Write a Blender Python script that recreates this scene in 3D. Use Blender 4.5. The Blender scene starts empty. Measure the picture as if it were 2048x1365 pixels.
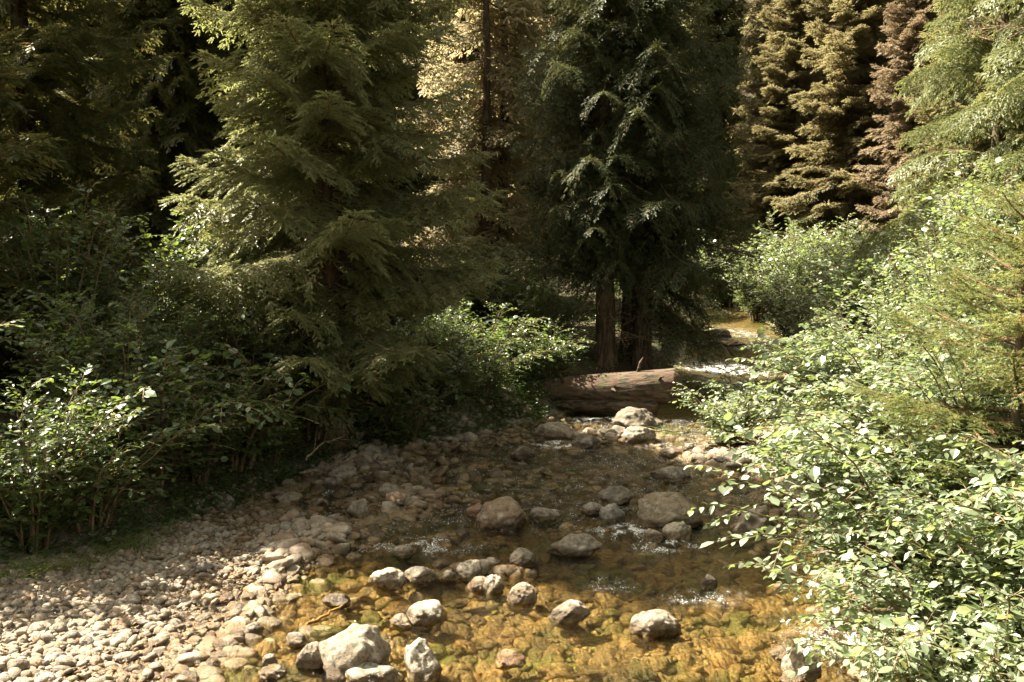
import bpy, math, random
import numpy as np
from mathutils import Vector, Matrix

# ------------------------------------------------------------------ camera, sky, sun, exposure
scn = bpy.context.scene
COL = scn.collection
FPX, CAMH, PITCH = 2000.0, 3.0, math.radians(5.8)
cam_data = bpy.data.cameras.new("camera")
cam_data.sensor_width = 36.0
cam_data.lens = 36.0 * FPX / 2048.0
cam_data.clip_start, cam_data.clip_end = 0.05, 800.0
cam = bpy.data.objects.new("camera", cam_data)
COL.objects.link(cam)
cam.location = (0, 0, CAMH)
cam.rotation_euler = (math.pi / 2 - PITCH, 0, 0)
scn.camera = cam

SUN_AZ, SUN_EL = math.radians(-69.0), math.radians(50.0)      # left of the view direction, high
world = bpy.data.worlds.new("World")
scn.world = world
world.use_nodes = True
wn, wl = world.node_tree.nodes, world.node_tree.links
sky = wn.new("ShaderNodeTexSky")
sky.sky_type = 'NISHITA'
sky.sun_disc = False
sky.sun_elevation = SUN_EL
sky.sun_rotation = SUN_AZ
sky.dust_density = 4.0
sky.ozone_density = 0.3
hs = wn.new("ShaderNodeHueSaturation")
hs.inputs["Saturation"].default_value = 0.35
warm = wn.new("ShaderNodeMix"); warm.data_type = 'RGBA'; warm.blend_type = 'MULTIPLY'
warm.inputs[0].default_value = 1.0
warm.inputs[7].default_value = (1.0, 0.92, 0.70, 1)
wl.new(sky.outputs[0], hs.inputs["Color"])
wl.new(hs.outputs[0], warm.inputs[6])
wl.new(warm.outputs[2], wn["Background"].inputs[0])
wn["Background"].inputs[1].default_value = 0.056

sun_data = bpy.data.lights.new("sun", 'SUN')
sun_data.energy = 5.0
sun_data.angle = math.radians(0.53)
sun_data.color = (1.0, 0.895, 0.71)
sun = bpy.data.objects.new("sun", sun_data)
COL.objects.link(sun)
SDIR = Vector((math.sin(SUN_AZ) * math.cos(SUN_EL), math.cos(SUN_AZ) * math.cos(SUN_EL), math.sin(SUN_EL)))
sun.rotation_euler = (-SDIR).to_track_quat('-Z', 'Y').to_euler()
sun.location = SDIR * 60

scn.view_settings.view_transform = 'Standard'
scn.view_settings.look = 'None'
scn.view_settings.exposure = 2.75
scn.view_settings.gamma = 1.0
cy = scn.cycles
cy.max_bounces, cy.diffuse_bounces, cy.glossy_bounces = 6, 3, 2
cy.transmission_bounces, cy.transparent_max_bounces = 3, 12
cy.caustics_reflective = cy.caustics_refractive = False
cy.sample_clamp_indirect = 4.0
cy.use_denoising = True
cy.volume_bounces = 0

# ------------------------------------------------------------------ helpers
def ray(px, py):
    a, b = (px - 1024.0) / FPX, (682.5 - py) / FPX
    return np.array([a, math.cos(PITCH) + b * math.sin(PITCH), -math.sin(PITCH) + b * math.cos(PITCH)])

def at(px, py, z=0.0):                       # point of the level z seen at that place of the photograph
    d = ray(px, py)
    t = (z - CAMH) / d[2]
    return np.array([d[0] * t, d[1] * t, z])

def atY(px, py, Y):
    d = ray(px, py)
    t = Y / d[1]
    return np.array([d[0] * t, Y, CAMH + d[2] * t])

def unit(v):
    return v / np.maximum(np.linalg.norm(v, axis=-1, keepdims=True), 1e-9)

def hash3(ix, iy, iz, seed):
    h = (ix.astype(np.int64) * 374761393 + iy.astype(np.int64) * 668265263 + iz.astype(np.int64) * 2147483647 + seed * 974711) & 0xFFFFFFFF
    h = ((h ^ (h >> 13)) * 1274126177) & 0xFFFFFFFF
    h = ((h ^ (h >> 16)) * 2246822519) & 0xFFFFFFFF
    return ((h ^ (h >> 15)) & 0xFFFFFF) / float(0xFFFFFF)

def vnoise(P, seed=0):                       # value noise, -1..1
    P = np.asarray(P, float)
    i = np.floor(P).astype(np.int64); f = P - i
    f = f * f * (3 - 2 * f)
    out = 0
    for dx in (0, 1):
        for dy in (0, 1):
            for dz in (0, 1):
                w = (f[:, 0] if dx else 1 - f[:, 0]) * (f[:, 1] if dy else 1 - f[:, 1]) * (f[:, 2] if dz else 1 - f[:, 2])
                out = out + w * hash3(i[:, 0] + dx, i[:, 1] + dy, i[:, 2] + dz, seed)
    return out * 2 - 1

def fbm(P, seed=0, oct=4, gain=0.5):
    s, a, q = 0, 1.0, np.asarray(P, float)
    for k in range(oct):
        s = s + a * vnoise(q, seed + k * 17); q = q * 2.03 + 11.7; a *= gain
    return s

def new_mesh(name, V, F, var=None, smooth=False):
    """V (n,3); F (m,3) or (m,4) or a list of such arrays; var (n,4) kept as point colour attribute 'var'"""
    if not isinstance(F, list):
        F = [F]
    F = [np.asarray(f, np.int32) for f in F if len(f)]
    me = bpy.data.meshes.new(name)
    me.vertices.add(len(V))
    me.vertices.foreach_set("co", np.ascontiguousarray(V, np.float32).ravel())
    loops = np.concatenate([f.ravel() for f in F])
    tot = np.concatenate([np.full(len(f), f.shape[1], np.int32) for f in F])
    start = np.concatenate([[0], np.cumsum(tot)[:-1]]).astype(np.int32)
    me.loops.add(len(loops))
    me.loops.foreach_set("vertex_index", loops)
    me.polygons.add(len(tot))
    me.polygons.foreach_set("loop_start", start)
    me.polygons.foreach_set("loop_total", tot)
    me.polygons.foreach_set("use_smooth", np.full(len(tot), bool(smooth)))
    if var is not None:
        at_ = me.attributes.new("var", 'FLOAT_COLOR', 'POINT')
        at_.data.foreach_set("color", np.ascontiguousarray(var, np.float32).ravel())
    me.update(calc_edges=True)
    return me

def link(name, me, mat=None, parent=None):
    o = bpy.data.objects.new(name, me)
    COL.objects.link(o)
    if mat is not None and len(me.materials) == 0:
        me.materials.append(mat)
    o.parent = parent
    return o

def empty(name, loc, rz=0.0, sc=1.0):
    o = bpy.data.objects.new(name, None)
    COL.objects.link(o)
    o.location = loc; o.rotation_euler = (0, 0, rz); o.scale = (sc, sc, sc) if np.isscalar(sc) else sc
    o.empty_display_size = 0.2
    return o

def tag(o, label=None, cat=None, group=None, kind=None):
    if label: o["label"] = label
    if cat: o["category"] = cat
    if group: o["group"] = group
    if kind: o["kind"] = kind
    return o

def copy_tree(o, parent=None):
    c = o.copy(); COL.objects.link(c); c.parent = parent
    for ch in list(o.children):
        copy_tree(ch, c)
    return c

class Acc:                                   # collects vertex and face arrays into one mesh
    def __init__(s): s.V, s.T, s.Q, s.C, s.n = [], [], [], [], 0
    def add(s, V, F, C=None):
        V = np.asarray(V, float); F = np.asarray(F, np.int64)
        (s.T if F.shape[1] == 3 else s.Q).append(F + s.n)
        s.V.append(V); s.C.append(np.tile([[.5, 0, 0, 1.]], (len(V), 1)) if C is None else C); s.n += len(V)
    def mesh(s, name, smooth=False):
        F = []
        if s.T: F.append(np.concatenate(s.T))
        if s.Q: F.append(np.concatenate(s.Q))
        return new_mesh(name, np.concatenate(s.V), F, np.concatenate(s.C), smooth)

def tube(pts, rad, k=6, cap=True):
    """closed tapered tube through pts; returns V, Q"""
    pts = np.asarray(pts, float); n = len(pts)
    rad = np.broadcast_to(np.asarray(rad, float), (n,))
    d = unit(np.gradient(pts, axis=0))
    ref = np.array([0, 0, 1.0]) if abs(d[0][2]) < 0.8 else np.array([0, 1.0, 0])
    a = unit(np.cross(d, ref)); b = np.cross(d, a)
    th = np.arange(k) * 2 * math.pi / k
    V = pts[:, None] + rad[:, None, None] * (np.cos(th)[None, :, None] * a[:, None] + np.sin(th)[None, :, None] * b[:, None])
    V = V.reshape(-1, 3)
    i = np.arange(n - 1)[:, None] * k; j = np.arange(k)[None]; j2 = (j + 1) % k
    Q = np.stack([i + j, i + j2, i + k + j2, i + k + j], -1).reshape(-1, 4)
    if cap:
        V = np.concatenate([V, pts[:1] - d[:1] * rad[0] * .1, pts[-1:] + d[-1:] * rad[-1] * .5])
        e0, e1 = n * k, n * k + 1
        jj = np.arange(k); kk = (jj + 1) % k
        c0 = np.stack([kk, jj, np.full(k, e0), np.full(k, e0)], -1)
        c1 = np.stack([(n - 1) * k + jj, (n - 1) * k + kk, np.full(k, e1), np.full(k, e1)], -1)
        return V, Q, np.concatenate([c0[:, :3], c1[:, :3]])
    return V, Q, np.zeros((0, 3), int)

def add_tube(acc, pts, rad, k=6, C=None):
    V, Q, T = tube(pts, rad, k)
    acc.add(V, Q, None if C is None else np.tile([C], (len(V), 1)))
    if len(T):
        acc.T.append(T + acc.n - len(V))

# ------------------------------------------------------------------ materials
def mat_new(name):
    m = bpy.data.materials.new(name); m.use_nodes = True
    nt = m.node_tree
    return m, nt, nt.nodes, nt.links, nt.nodes["Principled BSDF"]

def rgb(c): return (c[0], c[1], c[2], 1)

def mix(nt, fac, a, b, mode='MIX'):
    n = nt.nodes.new("ShaderNodeMix"); n.data_type = 'RGBA'; n.blend_type = mode
    for sock, v in ((n.inputs[0], fac), (n.inputs[6], a), (n.inputs[7], b)):
        if hasattr(v, "links"): nt.links.new(v, sock)
        elif isinstance(v, (tuple, list)): sock.default_value = rgb(v)
        else: sock.default_value = v
    return n.outputs[2]

def ramp(nt, v, p0, p1, a=0.0, b=1.0):
    n = nt.nodes.new("ShaderNodeMapRange"); n.interpolation_type = 'SMOOTHSTEP'
    nt.links.new(v, n.inputs[0])
    n.inputs[1].default_value, n.inputs[2].default_value, n.inputs[3].default_value, n.inputs[4].default_value = p0, p1, a, b
    return n.outputs[0]

def math_(nt, op, a, b=None):
    n = nt.nodes.new("ShaderNodeMath"); n.operation = op
    for i, v in enumerate((a, b)):
        if v is None: continue
        if hasattr(v, "links"): nt.links.new(v, n.inputs[i])
        else: n.inputs[i].default_value = v
    return n.outputs[0]

def noise(nt, vec, scale, detail=4.0, rough=0.55, out=0):
    n = nt.nodes.new("ShaderNodeTexNoise")
    if vec is not None: nt.links.new(vec, n.inputs["Vector"])
    n.inputs["Scale"].default_value, n.inputs["Detail"].default_value, n.inputs["Roughness"].default_value = scale, detail, rough
    return n.outputs[out]

def bump(nt, h, strength, dist):
    n = nt.nodes.new("ShaderNodeBump"); n.inputs["Strength"].default_value = strength; n.inputs["Distance"].default_value = dist
    nt.links.new(h, n.inputs["Height"])
    return n.outputs[0]

def attr(nt, name="var"):
    a = nt.nodes.new("ShaderNodeAttribute"); a.attribute_name = name
    s = nt.nodes.new("ShaderNodeSeparateColor"); nt.links.new(a.outputs["Color"], s.inputs[0])
    return s.outputs[0], s.outputs[1], s.outputs[2], a.outputs["Color"]

def leaf_material(name, ca, cb, cc, trans_col, trans=0.4, rough=0.45, spec=0.4):
    """var.r random per leaf, var.g share of the third (dry) colour"""
    m, nt, N, L, P = mat_new(name)
    r, g, b, _ = attr(nt)
    oi = N.new("ShaderNodeObjectInfo")
    c = mix(nt, r, ca, cb)
    c = mix(nt, ramp(nt, oi.outputs["Random"], 0, 1, 0.0, 0.25), c, cb)
    c = mix(nt, g, c, cc)
    L.new(c, P.inputs["Base Color"])
    P.inputs["Roughness"].default_value = rough
    P.inputs["Specular IOR Level"].default_value = spec
    t = N.new("ShaderNodeBsdfTranslucent")
    L.new(mix(nt, g, mix(nt, r, trans_col, tuple(x * .8 for x in trans_col)), tuple(x * 1.3 for x in cc)), t.inputs["Color"])
    ms = N.new("ShaderNodeMixShader"); ms.inputs[0].default_value = trans
    L.new(P.outputs[0], ms.inputs[1]); L.new(t.outputs[0], ms.inputs[2])
    L.new(ms.outputs[0], N["Material Output"].inputs["Surface"])
    return m

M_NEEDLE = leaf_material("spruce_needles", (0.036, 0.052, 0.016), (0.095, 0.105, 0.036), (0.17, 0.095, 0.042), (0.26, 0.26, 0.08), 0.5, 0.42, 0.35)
M_NEEDLE_SHADED = leaf_material("shaded_spruce_needles", (0.022, 0.034, 0.012), (0.055, 0.066, 0.024), (0.12, 0.07, 0.032), (0.15, 0.165, 0.05), 0.36, 0.45, 0.3)  # needle green darkened to deepen the shade on the clump
M_NEEDLE_LIT = leaf_material("sunlit_spruce_needles", (0.084, 0.098, 0.040), (0.205, 0.210, 0.100), (0.19, 0.125, 0.06), (0.33, 0.35, 0.13), 0.5, 0.42, 0.4)  # needle colour lightened to stand in for sun on the large spruce
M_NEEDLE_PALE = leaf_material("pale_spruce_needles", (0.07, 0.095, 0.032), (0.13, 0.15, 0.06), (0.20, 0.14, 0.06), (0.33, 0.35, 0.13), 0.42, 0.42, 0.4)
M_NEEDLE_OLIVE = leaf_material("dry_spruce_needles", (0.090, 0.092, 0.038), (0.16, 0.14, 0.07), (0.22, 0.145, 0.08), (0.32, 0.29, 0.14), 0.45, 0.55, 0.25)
M_NEEDLE_TAN = leaf_material("sunlit_lichened_needles", (0.15, 0.135, 0.07), (0.28, 0.24, 0.14), (0.26, 0.185, 0.11), (0.44, 0.39, 0.22), 0.55, 0.55, 0.25)  # lichen tan, made paler so the slim crowns look sunlit
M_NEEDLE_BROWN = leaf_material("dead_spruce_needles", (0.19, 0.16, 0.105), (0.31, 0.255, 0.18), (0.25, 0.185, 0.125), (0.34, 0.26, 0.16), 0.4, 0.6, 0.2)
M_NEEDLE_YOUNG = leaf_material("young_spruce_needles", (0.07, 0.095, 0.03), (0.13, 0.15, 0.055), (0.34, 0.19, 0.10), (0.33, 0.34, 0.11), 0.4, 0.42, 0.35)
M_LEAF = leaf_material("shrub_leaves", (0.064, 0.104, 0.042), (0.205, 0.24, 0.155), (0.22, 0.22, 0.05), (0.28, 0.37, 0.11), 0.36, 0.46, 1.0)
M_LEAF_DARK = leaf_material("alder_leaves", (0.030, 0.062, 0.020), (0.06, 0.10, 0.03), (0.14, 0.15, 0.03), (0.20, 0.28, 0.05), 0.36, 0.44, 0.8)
M_GRASS = leaf_material("grass_blades", (0.05, 0.085, 0.02), (0.10, 0.13, 0.035), (0.22, 0.18, 0.07), (0.22, 0.28, 0.06), 0.4, 0.5, 0.35)

def bark_material(name, ca, cb, scale=9.0, rough=0.9, stretch=0.22):
    m, nt, N, L, P = mat_new(name)
    tc = N.new("ShaderNodeTexCoord"); mp = N.new("ShaderNodeMapping")
    mp.inputs["Scale"].default_value = (1, 1, stretch)
    L.new(tc.outputs["Object"], mp.inputs[0])
    n1 = noise(nt, mp.outputs[0], scale, 6, 0.65)
    n2 = noise(nt, tc.outputs["Object"], scale * .25, 3, 0.6)
    c = mix(nt, ramp(nt, n1, .36, .66), ca, cb)
    c = mix(nt, ramp(nt, n2, .5, .7, 0, .5), c, (0.13, 0.14, 0.07))
    L.new(c, P.inputs["Base Color"]); P.inputs["Roughness"].default_value = rough
    P.inputs["Specular IOR Level"].default_value = 0.2
    L.new(bump(nt, n1, 0.9, 0.03), P.inputs["Normal"])
    return m

M_BARK = bark_material("spruce_bark", (0.028, 0.019, 0.012), (0.105, 0.072, 0.047), 14.0)
M_TWIG = bark_material("twig_bark", (0.07, 0.045, 0.028), (0.19, 0.13, 0.085), 20.0)
M_DEADWOOD = bark_material("grey_deadwood", (0.16, 0.115, 0.075), (0.36, 0.28, 0.2), 25.0)
M_STEM = bark_material("shrub_stem_bark", (0.075, 0.05, 0.028), (0.17, 0.12, 0.07), 25.0)

def rock_material(name, stuff=False):
    m, nt, N, L, P = mat_new(name)
    geo = N.new("ShaderNodeNewGeometry"); oi = N.new("ShaderNodeObjectInfo"); tc = N.new("ShaderNodeTexCoord")
    if stuff:
        r, g, b, _ = attr(nt)
        vec = geo.outputs["Position"]; rnd = r; tone = g
    else:
        vadd = N.new("ShaderNodeVectorMath"); vadd.operation = 'ADD'
        cmb = N.new("ShaderNodeCombineXYZ"); L.new(math_(nt, 'MULTIPLY', oi.outputs["Random"], 37.0), cmb.inputs[0])
        L.new(geo.outputs["Position"], vadd.inputs[0]); L.new(cmb.outputs[0], vadd.inputs[1])
        vec = vadd.outputs[0]; rnd = oi.outputs["Random"]; tone = math_(nt, 'FRACT', math_(nt, 'MULTIPLY', oi.outputs["Random"], 7.31))
    # the kinds of stone: grey granite, tan, bluish slate, brown
    cr = N.new("ShaderNodeValToRGB"); cr.color_ramp.interpolation = 'LINEAR'
    stops = [(0.0, (0.20, 0.17, 0.135)), (0.22, (0.30, 0.265, 0.22)), (0.42, (0.37, 0.31, 0.245)), (0.6, (0.25, 0.235, 0.21)), (0.76, (0.155, 0.15, 0.145)), (0.88, (0.30, 0.19, 0.12)), (1.0, (0.40, 0.36, 0.31))]
    while len(cr.color_ramp.elements) < len(stops): cr.color_ramp.elements.new(0.5)
    for e, (p, c) in zip(cr.color_ramp.elements, stops): e.position = p; e.color = rgb(c)
    L.new(rnd, cr.inputs[0])
    if not stuff:
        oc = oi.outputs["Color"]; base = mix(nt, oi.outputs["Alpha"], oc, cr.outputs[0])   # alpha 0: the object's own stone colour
    else:
        base = cr.outputs[0]
    base = mix(nt, ramp(nt, tone, 0, 1, 0, .45), base, (0.15, 0.115, 0.082))
    base = mix(nt, 1.0, base, (0.98, 0.93, 0.84), 'MULTIPLY')
    big = noise(nt, vec, 7.0, 5, 0.62); mid = noise(nt, vec, 28.0, 4, 0.6); fine = noise(nt, vec, 150.0, 2, 0.6)
    base = mix(nt, ramp(nt, big, .50, .60, 0, .6), base, (0.40, 0.365, 0.30), 'MIX')
    base = mix(nt, ramp(nt, mid, .47, .60, 0, .35 if stuff else .8), base, (0.095, 0.08, 0.062))
    base = mix(nt, ramp(nt, fine, .45, .7, 0, .25 if stuff else .45), base, (0.08, 0.07, 0.058))
    sep = N.new("ShaderNodeSeparateXYZ"); L.new(geo.outputs["Position"], sep.inputs[0])
    # wet and algae coated below and just above the water line
    zz = math_(nt, 'ADD', sep.outputs[2], math_(nt, 'MULTIPLY', math_(nt, 'SUBTRACT', big, 0.5), 0.10))
    wet = ramp(nt, zz, 0.095, 0.06)
    sub = ramp(nt, zz, 0.03, -0.03)
    wetc = mix(nt, 1.0, base, (0.62, 0.54, 0.42) if stuff else (0.40, 0.33, 0.24), 'MULTIPLY')
    alg = noise(nt, geo.outputs["Position"], 1.3, 3, 0.6)
    amber = mix(nt, ramp(nt, mid, .35, .65), (0.26, 0.20, 0.085), (0.092, 0.072, 0.034))
    amber = mix(nt, 0.68, amber, mix(nt, 1.0, base, (1.02, 0.80, 0.42), 'MULTIPLY'))
    amber = mix(nt, ramp(nt, alg, .52, .60, 0, .65), amber, (0.075, 0.105, 0.016))
    silt = noise(nt, geo.outputs['Position'], 0.85, 4, .62)
    amber = mix(nt, ramp(nt, silt, .50, .60, 0, .65), amber, (0.042, 0.034, 0.017))
    c = mix(nt, wet, base, wetc)
    c = mix(nt, sub, c, amber)
    L.new(c, P.inputs["Base Color"])
    L.new(ramp(nt, wet, 0, 1, 0.82, 0.25), P.inputs["Roughness"])
    P.inputs["Specular IOR Level"].default_value = 0.35
    h = math_(nt, 'ADD', math_(nt, 'MULTIPLY', mid, 0.7), math_(nt, 'MULTIPLY', fine, 0.35))
    L.new(bump(nt, h, 1.0, 0.03), P.inputs["Normal"])
    return m

M_ROCK = rock_material("river_stone")
M_PEBBLE = rock_material("river_pebbles", stuff=True)

def ground_material():
    m, nt, N, L, P = mat_new("stream_ground")
    r, g, b, _ = attr(nt)          # r gravel, g stream bed, b moss / forest floor
    geo = N.new("ShaderNodeNewGeometry"); pos = geo.outputs["Position"]
    v = N.new("ShaderNodeTexVoronoi"); v.inputs["Scale"].default_value = 22.0; L.new(pos, v.inputs["Vector"])
    sc = N.new("ShaderNodeSeparateColor"); L.new(v.outputs["Color"], sc.inputs[0])
    n1 = noise(nt, pos, 3.0, 6, .65); n2 = noise(nt, pos, 30, 4, .6); alg = noise(nt, pos, 1.1, 4, .6)
    grav = mix(nt, sc.outputs[0], (0.12, 0.10, 0.08), (0.33, 0.28, 0.22))
    bed = mix(nt, sc.outputs[0], (0.10, 0.078, 0.034), (0.25, 0.19, 0.085))
    bed = mix(nt, ramp(nt, alg, .5, .64, 0, .8), bed, (0.085, 0.10, 0.012))
    soil = mix(nt, n2, (0.018, 0.012, 0.008), (0.06, 0.042, 0.025))
    soil = mix(nt, ramp(nt, n1, .48, .62, 0, .8), soil, (0.04, 0.05, 0.014))
    c = mix(nt, r, soil, grav); c = mix(nt, g, c, bed)
    L.new(c, P.inputs["Base Color"]); P.inputs["Roughness"].default_value = 0.9
    P.inputs["Specular IOR Level"].default_value = 0.2
    h = math_(nt, 'ADD', math_(nt, 'MULTIPLY', v.outputs["Distance"], -1.0), n2)
    L.new(bump(nt, h, 0.8, 0.03), P.inputs["Normal"])
    return m
M_GROUND = ground_material()

def water_material():
    m, nt, N, L, P = mat_new("stream_water")
    N.remove(P)
    r, g, b, _ = attr(nt)          # r riffle (broken water), g foam
    geo = N.new("ShaderNodeNewGeometry")
    mp = N.new("ShaderNodeMapping"); mp.inputs["Scale"].default_value = (1.0, 0.55, 1.0); mp.inputs["Rotation"].default_value = (0, 0, math.radians(20))
    L.new(geo.outputs["Position"], mp.inputs[0])
    a = noise(nt, mp.outputs[0], 9.0, 4, .6); c = noise(nt, mp.outputs[0], 34.0, 3, .6)
    h = math_(nt, 'ADD', a, math_(nt, 'MULTIPLY', c, math_(nt, 'ADD', math_(nt, 'MULTIPLY', r, 1.6), 0.35)))
    bn = N.new("ShaderNodeBump"); bn.inputs["Distance"].default_value = 0.07
    L.new(ramp(nt, r, 0, 1, 0.6, 1.0), bn.inputs["Strength"]); L.new(h, bn.inputs["Height"])
    fr = N.new("ShaderNodeFresnel"); fr.inputs["IOR"].default_value = 1.33; L.new(bn.outputs[0], fr.inputs["Normal"])
    gl = N.new("ShaderNodeBsdfGlossy"); L.new(ramp(nt, r, .2, 1, 0.08, 0.24), gl.inputs["Roughness"]); L.new(bn.outputs[0], gl.inputs["Normal"])
    tr = N.new("ShaderNodeBsdfTransparent"); tr.inputs["Color"].default_value = (0.95, 0.90, 0.72, 1)
    re_ = N.new("ShaderNodeBsdfRefraction"); re_.inputs["Color"].default_value = (0.95, 0.90, 0.72, 1); re_.inputs["IOR"].default_value = 1.33; re_.inputs["Roughness"].default_value = 0.02
    L.new(bn.outputs[0], re_.inputs["Normal"])
    m0 = N.new("ShaderNodeMixShader"); m0.inputs[0].default_value = 0.12; L.new(tr.outputs[0], m0.inputs[1]); L.new(re_.outputs[0], m0.inputs[2])
    ms = N.new("ShaderNodeMixShader"); L.new(fr.outputs[0], ms.inputs[0]); L.new(m0.outputs[0], ms.inputs[1]); L.new(gl.outputs[0], ms.inputs[2])
    fo = N.new("ShaderNodeBsdfDiffuse"); fo.inputs["Color"].default_value = (0.72, 0.73, 0.70, 1)
    fleck = noise(nt, mp.outputs[0], 75.0, 2, .6); streak = noise(nt, mp.outputs[0], 7.0, 3, .6)
    f1 = ramp(nt, math_(nt, 'ADD', math_(nt, 'MULTIPLY', r, .42), math_(nt, 'MULTIPLY', fleck, 1.0)), .80, .90, 0, .8)  # white flecks painted on riffles as sun sparkle and bubbles
    f1 = math_(nt, 'MULTIPLY', f1, ramp(nt, streak, .42, .56))
    f2 = ramp(nt, math_(nt, 'MULTIPLY', g, math_(nt, 'ADD', math_(nt, 'MULTIPLY', c, .6), math_(nt, 'MULTIPLY', fleck, .7))), 0.50, 0.72, 0, 0.75)
    ff = math_(nt, 'MAXIMUM', f1, f2)
    m2 = N.new("ShaderNodeMixShader"); L.new(ff, m2.inputs[0]); L.new(ms.outputs[0], m2.inputs[1]); L.new(fo.outputs[0], m2.inputs[2])
    L.new(m2.outputs[0], N["Material Output"].inputs["Surface"])
    return m
M_WATER = water_material()

# ------------------------------------------------------------------ terrain and water
YS = np.array([-10, 4, 6.8, 8.3, 9.7, 11.1, 12.8, 14.8, 16.2, 17.0, 20, 24, 28, 34, 45, 70, 300])
XL = np.array([-2.6, -2.5, -2.2, -2.1, -2.15, -2.9, -2.5, -0.95, 0.3, 0.8, 3.0, 4.2, 4.7, 6.3, 7.8, 20, 200])
XR = np.array([2.9, 2.9, 3.0, 3.05, 3.1, 3.2, 3.4, 3.9, 4.4, 4.7, 5.5, 7.0, 7.6, 8.1, 9.8, 24, 208])
YB = np.array([-10, 5, 8.7, 9.2, 11.2, 12.7, 14.8, 16.2, 17, 300])          # where the left bank rises
XB = np.array([-6, -5.6, -4.45, -3.85, -3.15, -2.6, -1.0, 0.25, 0.65, 999])

def sstep(a, b, x):
    t = np.clip((x - a) / (b - a), 0, 1); return t * t * (3 - 2 * t)

def water_z(y):
    return 0.035 * np.maximum(0, np.minimum(y, 60) - 17.5)

def terrain(x, y, rough=True):
    x = np.asarray(x, float); y = np.asarray(y, float)
    xl, xr = np.interp(y, YS, XL), np.interp(y, YS, XR)
    xb = np.where(y < 17, np.interp(y, YB, XB), xl)
    xb = np.minimum(xb, xl)
    inn = np.minimum(x - xl, xr - x)
    P = np.stack([x, y, 0 * x], -1).reshape(-1, 3)
    n1 = fbm(P * 0.9, 3, 3).reshape(x.shape); n2 = fbm(P * 4.5, 9, 2).reshape(x.shape)
    depth = 0.05 + 0.15 * sstep(0.0, 1.5, inn) + 0.07 * n1
    z = np.where(inn > 0, -np.maximum(depth * sstep(0, .35, inn), 0), 0.0)
    dl = np.clip(xl - x, 0, None)                                     # out of the water, left
    z = z + np.where(x < xl, 0.075 * np.minimum(dl, 3), 0)
    db = np.clip(xb - x, 0, None)
    z = z + np.where(x < xb, 0.42 * sstep(0, .5, db) + 0.10 * np.minimum(db, 14) + 0.12 * n1 * sstep(0, 1, db), 0)
    dr = np.clip(x - xr, 0, None)
    z = z + np.where(x > xr, 0.30 * sstep(0, .5, dr) + 0.17 * np.minimum(dr, 8) + 0.1 * n1 * sstep(0, 1, dr), 0)
    # pebble islands in mid-stream
    for (cx, cy, rx, ry, h) in ((-1.3, 11.4, .95, 1.2, .19), (-2.0, 9.5, .5, .9, .09), (-1.9, 12.9, .8, .8, .1), (1.75, 15.0, .9, .35, .2), (-.55, 8.9, .8, .2, .16), (-.6, 12.9, 1.3, .7, .14), (.3, 11.6, .6, .5, .08), (3.0, 13.2, .5, .5, .14), (.2, 14.6, 1.5, 1.0, .10), (2.4, 14.0, 1.2, .8, .10)):
        q = ((x - cx) / rx) ** 2 + ((y - cy) / ry) ** 2
        z = z + h * np.exp(-q)
    shal = 0.14 * (.45 + .55 * sstep(9.0, 10.4, y)) * (1 - sstep(16.2, 16.9, y)) * sstep(.2, .8, inn) * (1 - sstep(2.6, 3.4, x))
    z = np.where(inn > 0, np.minimum(z + shal, np.maximum(z, -.085 + .06 * n1)), z)
    z = z + 0.018 * n2 * (1 if rough else 0)
    z = z + water_z(y)
    z = z + 0.45 * np.maximum(0, y - 62) * sstep(62, 90, y)              # valley side behind
    z = z + 0.30 * np.maximum(0, np.abs(x) - 45)
    return z

def graded(lo, hi, flo, fhi, step, grow=1.14):
    a = list(np.arange(flo, fhi + step * .5, step)); s = step
    while a[-1] < hi: s *= grow; a.append(min(a[-1] + s, hi) if a[-1] + s < hi else hi)
    b = []; s = step; v = flo
    while v > lo: s *= grow; v = max(v - s, lo); b.append(v)
    return np.array(b[::-1] + a)

def grid_mesh(name, xs, ys, zf, varf, smooth=True):
    X, Y = np.meshgrid(xs, ys)
    Z = zf(X, Y)
    V = np.stack([X, Y, Z], -1).reshape(-1, 3)
    nx, ny = len(xs), len(ys)
    i = np.arange(ny - 1)[:, None] * nx + np.arange(nx - 1)[None]
    Q = np.stack([i, i + 1, i + nx + 1, i + nx], -1).reshape(-1, 4)
    return new_mesh(name, V, Q, varf(X, Y, Z).reshape(-1, 4), smooth)

def ground_var(X, Y, Z):
    xl, xr = np.interp(Y, YS, XL), np.interp(Y, YS, XR)
    xb = np.minimum(np.where(Y < 17, np.interp(Y, YB, XB), xl), xl)
    wob = 0.25 * fbm(np.stack([X, Y, 0 * X], -1).reshape(-1, 3) * 1.3, 21, 2).reshape(X.shape)
    grav = sstep(-.25, .15, X - xb + wob) * sstep(-.25, .2, xr + .1 - X)
    bed = sstep(0.03, -0.03, Z - water_z(Y))
    return np.stack([grav, bed, 1 - grav, 1 + 0 * X], -1)

me = grid_mesh("ground", graded(-110, 110, -6, 6.2, .06), graded(-20, 130, 5.5, 22, .07), terrain, ground_var)
tag(link("ground", me, M_GROUND), kind='structure')

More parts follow.
